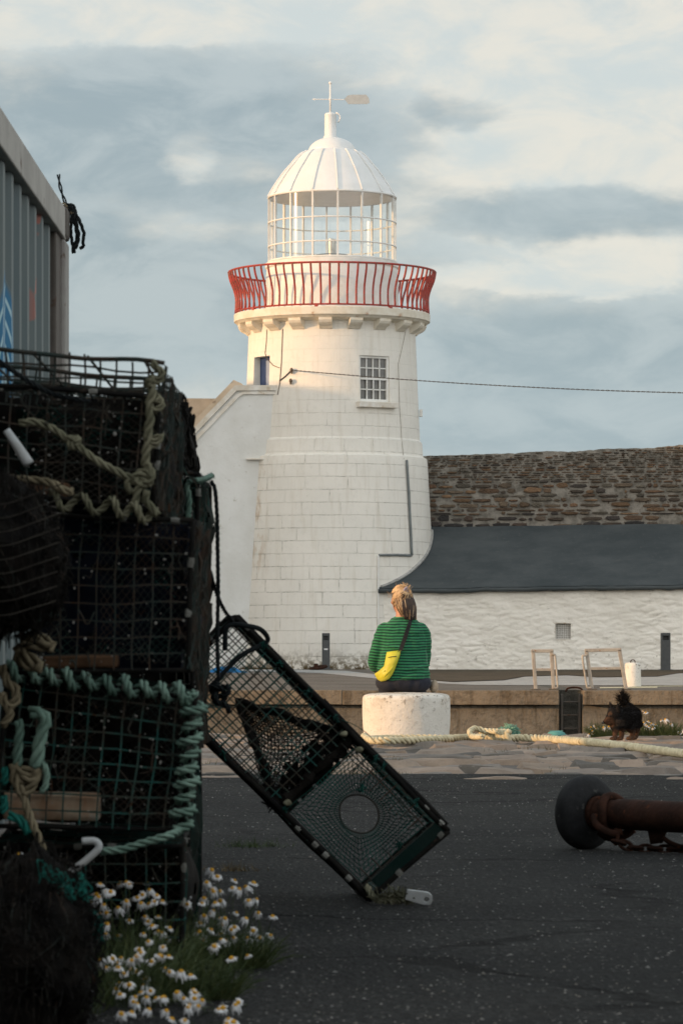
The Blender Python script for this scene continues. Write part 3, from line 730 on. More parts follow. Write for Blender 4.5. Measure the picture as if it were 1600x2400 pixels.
# ------------------------------------------------------------------ low whitewashed building and the sea wall behind
A6 = R(6); OB = V((.62, 74.10, 0)); EX = V((math.cos(A6), -math.sin(A6), 0)); EN = V((math.sin(A6), math.cos(A6), 0))
def L(x, d, z): return OB + EX * x + EN * d + V((0, 0, z))
def low_building():
    t = thing('store_building', 'long low whitewashed rubble store with grey felt lean-to roof', 'building', L(3, 0, ZP))
    n, m = 640, 96; ln = 15.0
    def top(x): return 1.74 + .012 * x + noise.noise(V((x * 1.5, 0, 2))) * .02
    b = MB()
    def fn(u, v):
        x = -.2 + u * ln; z = ZP - .1 + v * (top(x) - ZP + .1)
        p = V((x, 0, z)); wp = noise.noise_vector(V((x * 2.1, 3, z * 3))); dv = noise.voronoi(V((x * 3.1 + wp[0] * .5, 0, z * 8.2 + wp[2] * .6)))[0]; d = noise.noise(V((x * 2.2, 1, z * 4.5))) * .022 + min(.4, dv[1] - dv[0]) * .026 * (1 + noise.noise(V((x * .9, 8, z * 1.3)))) + noise.noise(V((x * 6, 4, z * 14))) * .010 + noise.noise(V((x * 17, 4, z * 26))) * .005
        return L(x, -.02 - d, z)
    x0, x1, z0, z1 = 3.90, 4.24, 0.76, 1.11
    def keep(i, j):
        x = -.2 + (i + .5) / n * ln; z = ZP - .1 + (j + .5) / m * (top(x) - ZP + .1); return not (x0 < x < x1 and z0 < z < z1)
    b.grid(fn, n, m, keep=keep)
    b.box(L(ln / 2 - .2, .30, (ZP + 1.6) / 2), (ln, .2, 1.6), rot_z(-A6))
    w = b.build('wall', M['rubble_white'], t, smooth=True, fix=False)
    v = MB()
    for cx, cz, sx, sz in (((x0 + x1) / 2, z0 - .01, .44, .03), ((x0 + x1) / 2, z1 + .0, .44, .03), (x0 - .01, (z0 + z1) / 2, .03, .38), (x1 + .01, (z0 + z1) / 2, .03, .38)):
        v.box(L(cx, .06, cz), (sx, .16, sz), rot_z(-A6))
    vo = v.build('vent_opening', M['coping'], t)
    g = MB()
    for k in range(9): g.box(L(x0 + (k + .5) * (x1 - x0) / 9, .06, (z0 + z1) / 2), (.010, .012, z1 - z0), rot_z(-A6))
    for k in range(9): g.box(L((x0 + x1) / 2, .068, z0 + (k + .5) * (z1 - z0) / 9), (x1 - x0, .012, .010), rot_z(-A6))
    g.build('grille', M['white_paint'], vo); MB().box(L((x0 + x1) / 2, .12, (z0 + z1) / 2), (.36, .02, .36), rot_z(-A6)).build('vent_back', M['vent'], vo)
    r = MB()
    def rf(x, u):                                      # slightly dished roof surface
        return L(x, -.12 + u * 2.32, top(x) + .075 + (3.13 + .008 * x - top(x)) * (u ** 1.08) + noise.noise(V((x * .8, u * 3, 0))) * .022 + noise.noise(V((x * 2.6, u * 4, 5))) * .008)
    k = 60
    r.grid(lambda u, v: rf(.17 + u * (ln - .6), v), 80, 14)
    r.grid(lambda u, v: rf(.17 + u * (ln - .6), v) + V((0, 0, -.06)), 80, 14)
    rr = r.build('roof', M['roof'], t, smooth=True)
    ls = MB(); ls.grid(lambda u, v: rf(.17 + u * (ln - .6), v * .13) + V((0, 0, .016)), 80, 3); ls.build('eaves_sheet', M['roof'], rr, smooth=True)
    e = MB(); pts = [rf(.17 + (ln - .6) * i / 120, 0) + V((0, 0, -.04 + noise.noise(V((i * .6, 0, 0))) * .012)) for i in range(121)]
    e.tube(pts, [.050 + noise.noise(V((i * 1.7, 5, 0))) * .026 for i in range(121)], 6); e.build('eaves_edge', M['roof'], rr, smooth=True)
    fl = []                                              # pale flashing where the roof meets the round tower
    for k in range(60):
        th = R(28 + k * 62 / 59); rt = 2.2
        for _ in range(8):
            p = V((XT + math.sin(th) * rt, YC - math.cos(th) * rt, 0)); q = p - OB; x = q.dot(EX); d = q.dot(EN); u = max(0, (d + .12) / 2.32); z = rf(x, u).z
            py = YH - (z - H) / SC; rt = (232 + (py - 1240) * .05) * SC + .012
        if d > -.12: fl.append(V((p.x, p.y, z + .02)))
    if len(fl) > 3: MB().tube(fl, .035, 6).build('flashing', M['apron_pale'], rr, smooth=True)
low_building()
def sea_wall():
    t = thing('sea_wall', 'tall brown rubble stone sea wall rising above the grey roof', 'wall', L(3, 1.95, ZP))
    b = MB(); d0 = 2.24; ln = 17.0; x00 = -1.4
    def top(x): return 4.74 + .022 * x + .0016 * max(0, x) ** 2 + noise.noise(V((x * 1.3, 7, 0))) * .03
    n = 220; vs = []
    for i in range(n + 1):
        x = x00 + ln * i / n; tz = top(x) + noise.noise(V((x * 7, 2, 0))) * .018 + noise.noise(V((x * 19, 5, 0))) * .010
        vs += [L(x, d0 + .05, ZP), L(x, d0 + .05, tz), L(x, d0 + .65, tz), L(x, d0 + .65, ZP)]
    b.add(vs, [(4 * i + k, 4 * i + k + 1, 4 * i + k + 5, 4 * i + k + 4) for i in range(n) for k in range(3)])
    b.build('mortar_core', M['mortar'], t)
    s = MB(); z = 2.75
    while z < 5.25:
        hrow = rnd.uniform(.075, .155) if z < 4.05 else rnd.uniform(.035, .075)
        x = x00 + rnd.uniform(0, .3)
        while x < x00 + ln - .4:
            w = rnd.uniform(.10, .52) * (1 if z < 4.05 else .6)
            h = hrow * rnd.uniform(.6, 1.25)
            if z + h < top(x) + .012 and rnd.random() < .90:
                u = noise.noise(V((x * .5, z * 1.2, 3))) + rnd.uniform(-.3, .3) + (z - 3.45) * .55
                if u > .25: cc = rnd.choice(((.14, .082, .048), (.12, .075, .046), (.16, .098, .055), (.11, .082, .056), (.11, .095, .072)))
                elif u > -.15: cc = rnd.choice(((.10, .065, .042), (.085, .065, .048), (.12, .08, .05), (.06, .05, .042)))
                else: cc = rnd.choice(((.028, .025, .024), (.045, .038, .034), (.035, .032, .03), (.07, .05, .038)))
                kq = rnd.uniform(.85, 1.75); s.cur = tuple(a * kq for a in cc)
                g = rnd.uniform(.012, .028); q = []; nn = 9
                for k in range(nn):
                    a = 2 * math.pi * k / nn + rnd.uniform(-.2, .2); ca, sa = math.cos(a), math.sin(a)
                    e = 1 / max(abs(ca), abs(sa)) ** .75
                    q.append((x + w / 2 + ca * e * (w / 2 - g) * rnd.uniform(.88, 1.05), z + h / 2 + sa * e * (h / 2 - g * .6) * rnd.uniform(.85, 1.08)))
                pr = rnd.uniform(.012, .05); n0 = len(s.v); dz = noise.noise(V((x, z * 2, 9))) * .02
                vs = [L(a, d0 + .06, c_ + dz) for a, c_ in q] + [L(a, d0 + .04 - pr * .6, c_ + dz) for a, c_ in q] + [L(x + w / 2 + (a - x - w / 2) * .7, d0 + .04 - pr, z + h / 2 + (c_ - z - h / 2) * .65 + dz) for a, c_ in q]
                fs = [list(range(2 * nn, 3 * nn))]
                for k in range(nn):
                    l = (k + 1) % nn; fs += [(k, l, nn + l, nn + k), (nn + k, nn + l, 2 * nn + l, 2 * nn + k)]
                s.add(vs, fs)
            x += w
        z += hrow
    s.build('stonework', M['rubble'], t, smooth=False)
sea_wall()
def shade_block():                                      # two unseen blocks added at left to shade the tower foot and the yard
    t = thing('pier_shed', 'tall grey clad shed standing on the pier left of the lighthouse', 'building', (-19, 65.7, ZP))
    b = MB(); b.box((-19, 65.7, ZP + 3.75), (10, 11.4, 7.5)); b.build('wall', M['shed'], t)
    r = MB(); r.prism([V((-24.3, 59.8, ZP + 7.5)), V((-13.7, 59.8, ZP + 7.5)), V((-19, 59.8, ZP + 8.9))], (0, 11.8, 0)); r.build('roof', M['roof'], t)
    t = thing('harbour_shed', 'grey clad harbour shed standing along the left of the yard', 'building', (-15, 11, 0))  # unseen block added to throw shade over the yard
    b = MB(); b.box((-15, 6.4, 2.2), (8, 21.8, 4.4)); b.build('wall', M['shed'], t)
    r = MB(); r.prism([V((-19.3, -4.8, 4.4)), V((-10.7, -4.8, 4.4)), V((-15, -4.8, 5.8))], (0, 22.3, 0)); r.build('roof', M['roof'], t)
shade_block()
def sky_blocks():                                  # unseen blocks added behind the viewer to shut off low sky over the yard
    for x, w, h, lab in ((-13, 15, 6.2, 'grey rendered two storey house behind the yard, on the left'), (4, 16, 7.0, 'grey rendered taller house behind the yard, in the middle'), (21, 15, 6.0, 'grey rendered two storey house behind the yard, on the right')):
        t = thing('house', lab, 'house', (x, -14, 0), 'houses behind the yard')
        b = MB(); b.box((x, -14, h / 2), (w, 8, h)); b.build('wall', M['shed'], t)
        r = MB(); r.prism([V((x - w / 2 - .2, -9.7, h)), V((x - w / 2 - .2, -18.3, h)), V((x - w / 2 - .2, -14, h + 2.6))], (w + .4, 0, 0)); r.build('roof', M['roof'], t)
sky_blocks()
# ------------------------------------------------------------------ quay furniture
def light_bollard(px, Y, w, h, label):
    base = V(((px - CX) / F * Y, Y, ZP)); t = thing('light_bollard', label, 'bollard', base, 'grey bollard lights on the pier')
    b = MB(); b.box(base + V((0, 0, (h - .15) / 2)), (w, w, h - .15), bev=.008)
    b.box(base + V((0, 0, h - .03)), (w, w, .06), bev=.008)
    for sx in (-1, 1): b.box(base + V((sx * (w / 2 - .018), 0, h - .105)), (.034, w * .9, .10))
    b.box(base + V((0, 0, .01)), (w + .10, w + .10, .025), bev=.004); b.build('post', M['charcoal'], t)
    MB().box(base + V((0, .02, h - .105)), (w - .07, w * .5, .092)).build('lamp_head', M['black_plastic'], t)
    if px < 1000: MB().box(base + V((0, -w / 2 - .002, h * .56)), (.075, .004, .032)).build('label_plate', M['white_label'], t)
light_bollard(763.5, 73.1, .165, .765, 'dark grey square bollard light in front of the lighthouse foot')
light_bollard(1559, 71.2, .19, .765, 'dark grey square bollard light before the low store wall at right')

def rail_frames():
    Y = 43.46
    def fr(label, quad, midf, loop, side):
        tl, tr, br, bl = [P(x, y, Y) for x, y in quad]; bl.z = br.z = ZP
        t = thing('grab_rail', label, 'handrail', (bl + br) / 2, 'ladder grab rails on the pier edge')
        b = MB(); r = .030
        def bar(a, c, n, w=.044):
            d = c - a; m = (a + c) / 2; ang = math.atan2(d.x, d.z); b2 = MB()
            b2.box(m, (w, w * .8, d.length), Matrix.Rotation(ang, 3, 'Y'), bev=.006); return b2
        bar(bl, tl, 0).build('leg', M['galv'], t); bar(br, tr, 0).build('leg', M['galv'], t)
        o = V((.024, 0, 0)); bar(tl - o, tr + o, 0).build('top_bar', M['galv'], t)
        a = bl.lerp(tl, midf); c = br.lerp(tr, midf); bar(a, c, 0, .036).build('middle_bar', M['galv'], t)
        l = MB(); l.tube(spline([P(x, y, Y - .03) for x, y in loop], 5), .014, 6); l.build('side_handle', M['galv'], t, smooth=True)
        f = MB()
        for q in (bl, br): f.box(q + V((0, 0, .006)), (.12, .10, .02), bev=.004)
        f.build('foot_plate', M['iron'], t)
    fr('narrow upright grab rail left of the ladder recess', ((1249, 1526), (1292, 1526), (1297, 1621), (1255, 1621)), .52, ((1293, 1534), (1299, 1535), (1301, 1542), (1306, 1600), (1306, 1611), (1300, 1613), (1297, 1611)), 1)
    fr('wide leaning grab rail right of the ladder recess', ((1374, 1525), (1451, 1523), (1467, 1623), (1387, 1623)), .54, ((1375, 1537), (1367, 1537), (1365, 1544), (1374, 1604), (1377, 1612), (1386, 1612)), -1)
    a, b = P(1316, 1640, YE + .10), P(1357, 1640, YE + .10)
    t = thing('quay_ladder', 'rusty iron ladder set in the dark recess of the quay wall', 'ladder', ((a.x + b.x) / 2, YE + .10, -2.0))
    for x in (a.x, b.x):
        MB().box((x, YE + .10, (ZP - 2) / 2 - .05), (.03, .07, ZP + 2.0), bev=.005).build('stile', M['iron'], t)
    for k in range(7):
        MB().rod((a.x, YE + .10, -.02 - .165 * k), (b.x, YE + .10, -.02 - .165 * k), .012).build('rung', M['iron'], t)
    h = MB(); h.tube(spline([P(x, y, YE + .16) for x, y in ((1325, 1622), (1330, 1614), (1345, 1611.5), (1360, 1614), (1366, 1622))], 6), .013, 6); h.build('top_hoop', M['rust'], t, smooth=True)
rail_frames()
def small_bollard():
    Y = 46.6; c = V(((1482.5 - CX) / F * Y, Y, ZP)); t = thing('mooring_bollard', 'small white cylindrical bollard with iron ring on top, beside the wide grab rail', 'bollard', c)
    b = MB(); b.lathe([(.112, -.02), (.112, .02), (.108, .05), (.106, .28), (.102, .305), (.09, .318), (.001, .322)], 32, c); b.build('post', M['bollard'], t, smooth=True)
    h = MB(); h.tube(spline([c + V((x, 0, z)) for x, z in ((-.03, .315), (-.026, .345), (0, .358), (.026, .345), (.03, .315))], 5), .007, 6); h.build('lifting_ring', M['rust'], t, smooth=True)
small_bollard()
def ring():
    Y = 72.2; c = P(746, 1573, Y); c.z = ZP + .05
    t = thing('mooring_ring', 'rusty iron mooring ring lying on the pier at the lighthouse foot', 'ring', c)
    b = MB(); b.tube([c + V((.16 * math.cos(a), .16 * math.sin(a), .03 * math.sin(a + 1))) for a in [2 * math.pi * k / 28 for k in range(28)]], .03, 8, closed=True); b.build('hoop', M['rust'], t, smooth=True)
    MB().box(c + V((-.05, -.10, .02)), (.09, .08, .13), bev=.02).build('staple', M['rust'], t)
ring()
def tarp():
    Y = 66.0; b = MB(); c = P(530, 1568, Y); c.z = ZP
    b.grid(lambda u, v: c + V(((u - .5) * .8, (v - .5) * .6, max(0, math.sin(math.pi * u) * math.sin(math.pi * v)) * .14 * (.6 + .7 * noise.noise(V((u * 5, v * 4, 1)))) + .01)), 24, 14)
    tag(b.build('tarpaulin', M['blue_tarp'], smooth=True, org=c), 'crumpled blue tarpaulin lying on the pier behind the leaning creel', 'tarpaulin')
tarp()
BC = V(((952 - CX) / F * 27.68, 27.68, 0)); BR = .349
def bollard():
    b = MB(); n = 64; prof = spline([(.338, 0, -.06), (.340, 0, .02), (.345, 0, .12), (.349, 0, .22), (.349, 0, .28), (.343, 0, .302), (.325, 0, .316), (.27, 0, .326), (.15, 0, .334), (.001, 0, .337)], 4)
    b.lathe([(p.x, p.z) for p in prof], n, BC)
    for i, p in enumerate(b.v):
        d = p - BC; w = noise.noise(V((d.x * 6, d.y * 6, d.z * 6))) * .006 + noise.noise(V((d.x * 22, d.y * 22, d.z * 22))) * .0022
        r = math.hypot(d.x, d.y)
        if r > 1e-3: b.v[i] = p + V((d.x / r * w, d.y / r * w, w * .4))
    tag(b.build('stone_bollard', M['bollard'], smooth=True, org=BC), 'big round whitewashed stone bollard the woman sits on', 'bollard')
bollard()
def mooring_rope():
    z = .026
    def g(px, py): Y = gY(py, z); return V(((px - CX) / F * Y, Y, z))
    pts = [g(*p) for p in ((853, 1727), (862, 1733), (890, 1736.5), (940, 1736), (1000, 1734), (1060, 1731), (1100, 1728.5), (1130, 1729.5))]
    pts2 = [g(*p) for p in ((1190, 1731), (1230, 1730), (1290, 1732.5), (1360, 1738), (1430, 1745), (1510, 1755), (1600, 1767), (1760, 1790), (1980, 1815))]
    for p in pts + pts2: p.z = .026 + (-.03 if p.y > 27.4 else 0)
    t = thing('mooring_rope', 'thick pale yellow twisted mooring rope lying along the quay stones', 'rope', pts[4])
    b = MB(); rope(b, spline(pts, 10), .028, .145, 3, 8, step=.014); rope(b, spline(pts2, 10), .028, .145, 3, 8, step=.014)
    rope(b, spline([g(862, 1731), g(905, 1728.6), g(960, 1728), g(1010, 1728), g(1062, 1729)], 8), .020, .13, 3, 6, step=.016)
    b.build('rope_line', M['rope_yellow'], t, smooth=True)
    k = MB(); c0 = g(1098, 1727.5)
    for s_ in range(3):                                # spliced bulge: loose strands weaving over each other
        path = []
        for i in range(60):
            u = i / 59; q = pts[-1].lerp(pts2[0], u); a = u * 17 + s_ * 2.1
            path.append(q + V(((u - .5) * .02, math.cos(a) * .03, .018 + math.sin(a) * .034)))
        k.tube(path, .021, 6)
    e = spline([g(1165, 1731) + V((0, -.03, .05)), g(1135, 1730) + V((0, -.02, .055)), g(1112, 1730) + V((0, 0, .070)), g(1100, 1731) + V((0, -.02, .045)), g(1106, 1731) + V((0, -.04, .015)), g(1130, 1733) + V((0, -.05, .02))], 8)
    rope(k, e, .022, .14, 3, 6, step=.018); k.build('splice', M['rope_yellow'], t, smooth=True)
    f = MB(); c = g(1192, 1728) + V((0, 0, .02))
    for i in range(420):
        d = V((rnd.gauss(.2, .7), rnd.gauss(0, .6), rnd.uniform(-.1, 1.1))).normalized(); l = rnd.uniform(.04, .10)
        f.tube([c + d * .01, c + d * l * .6 + V((0, 0, .006)), c + d * l + V((rnd.uniform(-.02, .02), 0, -.012))], .0034, 3, cap=False)
    for q in range(4): f.tube([c + V((.028 * q - .05 + .002 * math.cos(a), .036 * math.cos(a), .005 + .036 * math.sin(a))) for a in [2 * math.pi * j / 14 for j in range(14)]], .009, 5, closed=True)
    f.build('frayed_whipping', M['fray'], t)
mooring_rope()
def tub():
    c = P(1303, 1725, 27.3); c.z = -.028; b = MB()
    b.lathe([(.001, .068), (.035, .066), (.062, .056), (.078, .036), (.085, .01), (.088, -.02)], 24, c); b.lathe([(.078, .040), (.088, .036), (.084, .030)], 24, c)
    b.tube([c + V((.05 * math.cos(a), .05 * math.sin(a) * .5, .066)) for a in [math.pi * k / 10 for k in range(11)]], .004, 5)
    tag(b.build('net_float', M['turquoise'], smooth=True, org=c), 'small turquoise plastic float at the foot of the ladder recess', 'float')
tub()

# ------------------------------------------------------------------ rusty roller with rubber wheel, and its chain
def roller():
    Y = 12.55; s = Y / F
    def Q(px, py, d=0): return P(px, py, Y + d)
    c = Q(1372, 1908); R0 = 88 * s
    c.z = R0 - .004
    ax = V((.67, -.742, 0)).normalized()                # the shaft runs right and towards the camera
    A = V((0, 0, 1)).rotation_difference(ax).to_matrix()
    t = thing('trawl_roller', 'rusty steel shaft with a black rubber bobbin wheel lying on the asphalt', 'trawl gear', V((c.x, c.y, 0)))
    w = MB(); prof = spline([(.02, 0, -.062), (.07, 0, -.060), (.105, 0, -.048), (.125, 0, -.030), (.1325, 0, -.006), (.131, 0, .016), (.120, 0, .036), (.104, 0, .048), (.086, 0, .056), (.072, 0, .060), (.062, 0, .056), (.058, 0, .050)], 4)
    w.lathe([(p.x * R0 / .1325, p.z) for p in prof], 48, c, axis=A); w.build('rubber_wheel', M['rubber'], t, smooth=True)
    h = MB(); h.lathe([(.060, .05), (.062, .066), (.060, .074), (.050, .076)], 32, c, axis=A); h.build('hub_plate', M['rust'], t, autos=40)
    sh = MB(); sh.lathe([(.050, .07), (.050, .16), (.054, .165), (.054, .185), (.055, .187), (.0555, 1.9), (.001, 1.9)], 32, c, axis=A)
    ob = sh.build('shaft', M['rust'], t, autos=40)
    k = MB()
    def ca(d, a, r): return c + A @ V((r * math.cos(a), r * math.sin(a), d))
    k.tube([ca(.13 + .012 * math.sin(a * 2), a, .062) for a in [2 * math.pi * i / 24 for i in range(24)]], .016, 7, closed=True)
    k.tube(spline([ca(.09, -1.2, .066), ca(.12, -.9, .082), ca(.16, -.5, .08), ca(.19, -.1, .07)], 5), .017, 7)
    k.tube(spline([ca(.10, -2.3, .06), ca(.13, -1.9, .085), ca(.18, -1.5, .085), ca(.2, -1.2, .066)], 5), .015, 7)
    k.build('shackle', M['rust'], t, smooth=True)
    br = MB(); d0 = c + ax * .33
    br.prism([d0 + V((-.02, 0, -.045)), d0 + V((.05, -.02, -.045)), d0 + V((.03, -.02, -.095)), d0 + V((-.01, 0, -.10))], (0, .02, 0))
    br.tube(spline([d0 + V((.03, -.03, -.075)), d0 + V((.06, -.03, -.095)), d0 + V((.10, -.03, -.108)), d0 + V((.135, -.035, -.10)), d0 + V((.15, -.04, -.085))], 5), .010, 6)
    br.tube([d0 + V((.11, -.035, -.088)), d0 + V((.45, -.14, -.096)), d0 + V((1.2, -.46, -.102))], .0185, 8); br.build('lashing_bar', M['rust'], t, smooth=True)
    # chain hanging from the shackle and lying on the ground
    p0 = ca(.155, -1.35, .062); p0 = c + ax * .150 + V((-.005, -.05, -.06))
    pts = [p0, p0 + V((.0, -.012, -.045)), V((p0.x + .012, p0.y - .02, .035)), V((p0.x + .04, p0.y - .03, .016)), V((p0.x + .10, p0.y - .05, .013)), V((p0.x + .17, p0.y - .09, .013)), V((p0.x + .27, p0.y - .12, .013)), V((p0.x + .40, p0.y - .19, .013)), V((p0.x + .6, p0.y - .24, .013)), V((p0.x + .9, p0.y - .36, .013))]
    pts = [p if p.z > .013 else V((p.x, p.y, .013)) for p in spline(pts, 12)]
    path = resample(pts, .037); ct = thing('rusty_chain', 'rusty chain hanging from the trawl roller and trailing over the asphalt', 'chain', V((p0.x, p0.y, 0)))
    for i in range(len(path) - 1):
        a, b = path[i], path[i + 1]; d = (b - a).normalized(); m = (a + b) / 2
        n = d.orthogonal().normalized(); side = d.cross(V((0, 0, 1)))
        if side.length < .2: side = V((1, 0, 0))
        side.normalize(); upv = side.cross(d); sd = (side * .9 + upv * .35).normalized() if i % 2 else (upv * .85 - side * .5).normalized()
        l = MB(); l.tube([m + d * (.0265 * math.cos(w) * (1 if abs(math.cos(w)) < 2 else 1)) + sd * .0145 * math.sin(w) for w in [2 * math.pi * j / 14 for j in range(14)]], .0068, 6, closed=True)
        for q, p in enumerate(l.v):
            if p.z < .002: l.v[q] = V((p.x, p.y, .002))
        l.build('chain_link', M['rust'], ct, smooth=True)
roller()

# ------------------------------------------------------------------ shipping container at the left
def container():
    c0 = P(165, 540, 13.0); x1 = c0.x - .012; yb = 13.0; zt_ = c0.z + .06; yF = yb - 6.06; base = V((x1, yb, 0))
    t = thing('shipping_container', 'grey corrugated steel shipping container with blue and coral sprayed paint', 'container', base)
    pitch = .278; n = int((yb - yF - .6) / pitch); s = MB(); pr = []
    y = yb - .385
    for k in range(n):
        pr += [(x1 - .055, y), (x1 - .055, y - .07), (x1 - .020, y - .139), (x1 - .020, y - .209)]; y -= pitch
        pr += [(x1 - .055, y)] if k == n - 1 else []
    vs = [V((a, b, z)) for z in (.17, zt_ - .10) for a, b in pr]; m = len(pr)
    s.add(vs, [(i, i + 1, m + i + 1, m + i) for i in range(m - 1)]); s.build('corrugated_side', M['container'], t)
    r = MB(); r.box((x1 - .03, (yb + yF) / 2, zt_ - .05), (.07, yb - yF - .2, .115), bev=.006); r.build('top_rail', M['container_rail'], t)
    r = MB(); r.box((x1 - .03, (yb + yF) / 2, .11), (.07, yb - yF - .2, .14), bev=.006); r.build('bottom_rail', M['container_post'], t)
    p = MB()
    p.box((x1 - .045, yb - .28, zt_ / 2), (.07, .20, zt_ - .2), bev=.008); p.build('corner_post', M['container_post'], t)
    p = MB(); p.box((x1 - .035, yb - .088, zt_ / 2 - .02), (.085, .176, zt_ - .18), bev=.012)
    p.build('post_edge', M['post_edge'], t)
    for yy in (yb - .08, yF + .08):
        for zz in (zt_ - .045, .06): p = MB(); p.box((x1 - .06, yy, zz), (.14, .16, .118), bev=.012); p.build('corner_casting', M['container_post'], t)
    p = MB(); p.box((x1 - .045, yF + .42, zt_ / 2), (.075, .84, zt_ - .2), bev=.008); p.build('corner_post', M['container_post'], t)
    b = MB(); b.box((x1 - 1.22, (yb + yF) / 2, zt_ / 2 + .05), (2.26, yb - yF - .1, zt_ - .16)); b.build('shell', M['container'], t)
    # rope tied at the top corner
    k = V((x1, yb + .02, zt_)); Y = yb + .02
    def Q(px, py, d=0): return P(px, py, Y + d)
    a = Q(172, 498); tr = thing('tied_rope', 'frayed dark rope knotted at the top corner of the container', 'rope', a)
    g = MB()
    rope(g, spline([Q(137, 408), Q(140, 432), Q(146, 455), Q(153, 474), Q(160, 490), Q(168, 502)], 8), .007, .10, 2, 6, mi=0, step=.009)
    rope(g, spline([Q(150, 500), Q(160, 480), Q(172, 484), Q(176, 500), Q(168, 520), Q(158, 505), Q(166, 492), Q(178, 506)], 8), .0085, .08, 3, 6, step=.009)
    rope(g, spline([Q(158, 490), Q(170, 487), Q(176, 505), Q(180, 540), Q(182, 560), Q(172, 580), Q(174, 592)], 8), .0095, .09, 3, 6, step=.009)
    rope(g, spline([Q(172, 515), Q(178, 530), Q(184, 545), Q(182, 568), Q(176, 582)], 8), .0070, .08, 3, 6, step=.009)
    rope(g, spline([Q(176, 500), Q(184, 512), Q(192, 532), Q(197, 548), Q(194, 565), Q(196, 575), Q(188, 582)], 8), .0070, .08, 3, 6, step=.009)
    rope(g, spline([Q(150, 500), Q(160, 492), Q(168, 505), Q(166, 540), Q(170, 575)], 8), .0065, .08, 3, 6, step=.009)
    g.build('dark_strands', M['rope_dark'], tr, smooth=True)
    h = MB(); rope(h, spline([Q(146, 478), Q(156, 482), Q(162, 492), Q(168, 502), Q(172, 496)], 8), .0075, .08, 2, 6, step=.009); h.build('tan_strands', M['rope_tan'], tr, smooth=True)
container()
# ------------------------------------------------------------------ lobster creels
def lerp4(c00, c10, c11, c01, u, v): return c00 * (1 - u) * (1 - v) + c10 * u * (1 - v) + c11 * u * v + c01 * (1 - u) * v
def wires(mb, q, nu, nv, r, w=.006, seg=4, sag=0.0, mi=0):
    c00, c10, c11, c01 = q; nrm = (c10 - c00).cross(c01 - c00).normalized()
    def pt(u, v):
        p = lerp4(c00, c10, c11, c01, u, v); f = math.sin(math.pi * u) * math.sin(math.pi * v)
        return p + nrm * (noise.noise(p * 7) * w * 1.6 + sag * f) + V(noise.noise_vector(p * 9)) * w
    for i in range(1, nu):
        u = i / nu; mb.tube([pt(u, k / 8) for k in range(9)], r, seg, mi=mi)
    for j in range(1, nv):
        v = j / nv; mb.tube([pt(k / 8, v) + nrm * r * 1.2 for k in range(9)], r, seg, mi=mi)
def netting(mb, q, nu, nv, r, sag=.03, seg=3, w=.006):
    c00, c10, c11, c01 = q; nrm = (c10 - c00).cross(c01 - c00).normalized()
    def pt(u, v):
        p = lerp4(c00, c10, c11, c01, u, v); f = math.sin(math.pi * u) * math.sin(math.pi * v)
        return p + nrm * (sag * f + noise.noise(p * 11) * w * 2) + V(noise.noise_vector(p * 14)) * w
    for d in (1, -1):
        for i in range(-nv, nu + 1):
            pts = []
            for k in range(nv + 1):
                u = (i + k) / nu if d > 0 else (i + nv - k) / nu
                if -1e-6 <= u <= 1 + 1e-6: pts.append(pt(min(1, max(0, u)), k / nv))
            if len(pts) > 1: mb.tube(pts, r, seg, cap=False)
def rags(mb, q, nu, nv, keep, sag=.03, w=.02, tear=2.2):
    c00, c10, c11, c01 = q; nrm = (c10 - c00).cross(c01 - c00).normalized(); sd = rnd.uniform(0, 50)
    def pt(u, v):
        p = lerp4(c00, c10, c11, c01, u, v); f = math.sin(math.pi * u) * math.sin(math.pi * v)
        return p + nrm * (sag * f + noise.noise(p * 8 + V((sd, 0, 0))) * w * 1.6) + V(noise.noise_vector(p * 12)) * w * .5
    mb.grid(pt, nu, nv, keep=lambda i, j: noise.noise(V((i * tear * .12, j * tear * .12, sd))) * .8 + rnd.uniform(-.35, .35) < keep)
def lacing(mb, a, b, turns, R0, r, mi=0, wobb=.008):
    d = b - a; n = turns * 12; t = d.normalized(); s = t.orthogonal().normalized(); u = t.cross(s); pts = []
    for i in range(n + 1):
        k = i / n; w = 2 * math.pi * turns * k + .5 * math.sin(k * 9)
        rr = R0 * (1 + .25 * math.sin(k * 23)); pts.append(wob(a + d * k + (s * math.cos(w) + u * math.sin(w)) * rr, wobb, 9))
    rope(mb, pts, r, r * 8, 3, 5, step=r * 1.1, fz=.5)
def chips(mb, q, n, sz):
    c00, c10, c11, c01 = q; nrm = (c10 - c00).cross(c01 - c00).normalized()
    for _ in range(n):
        p = lerp4(c00, c10, c11, c01, rnd.random(), rnd.random()) + nrm * rnd.uniform(-.008, .012)
        s = sz * rnd.uniform(.4, 1.2); mb.ell(p, (s, s * rnd.uniform(.5, 1), s * rnd.uniform(.6, 1.4)), nu=6, nv=4)
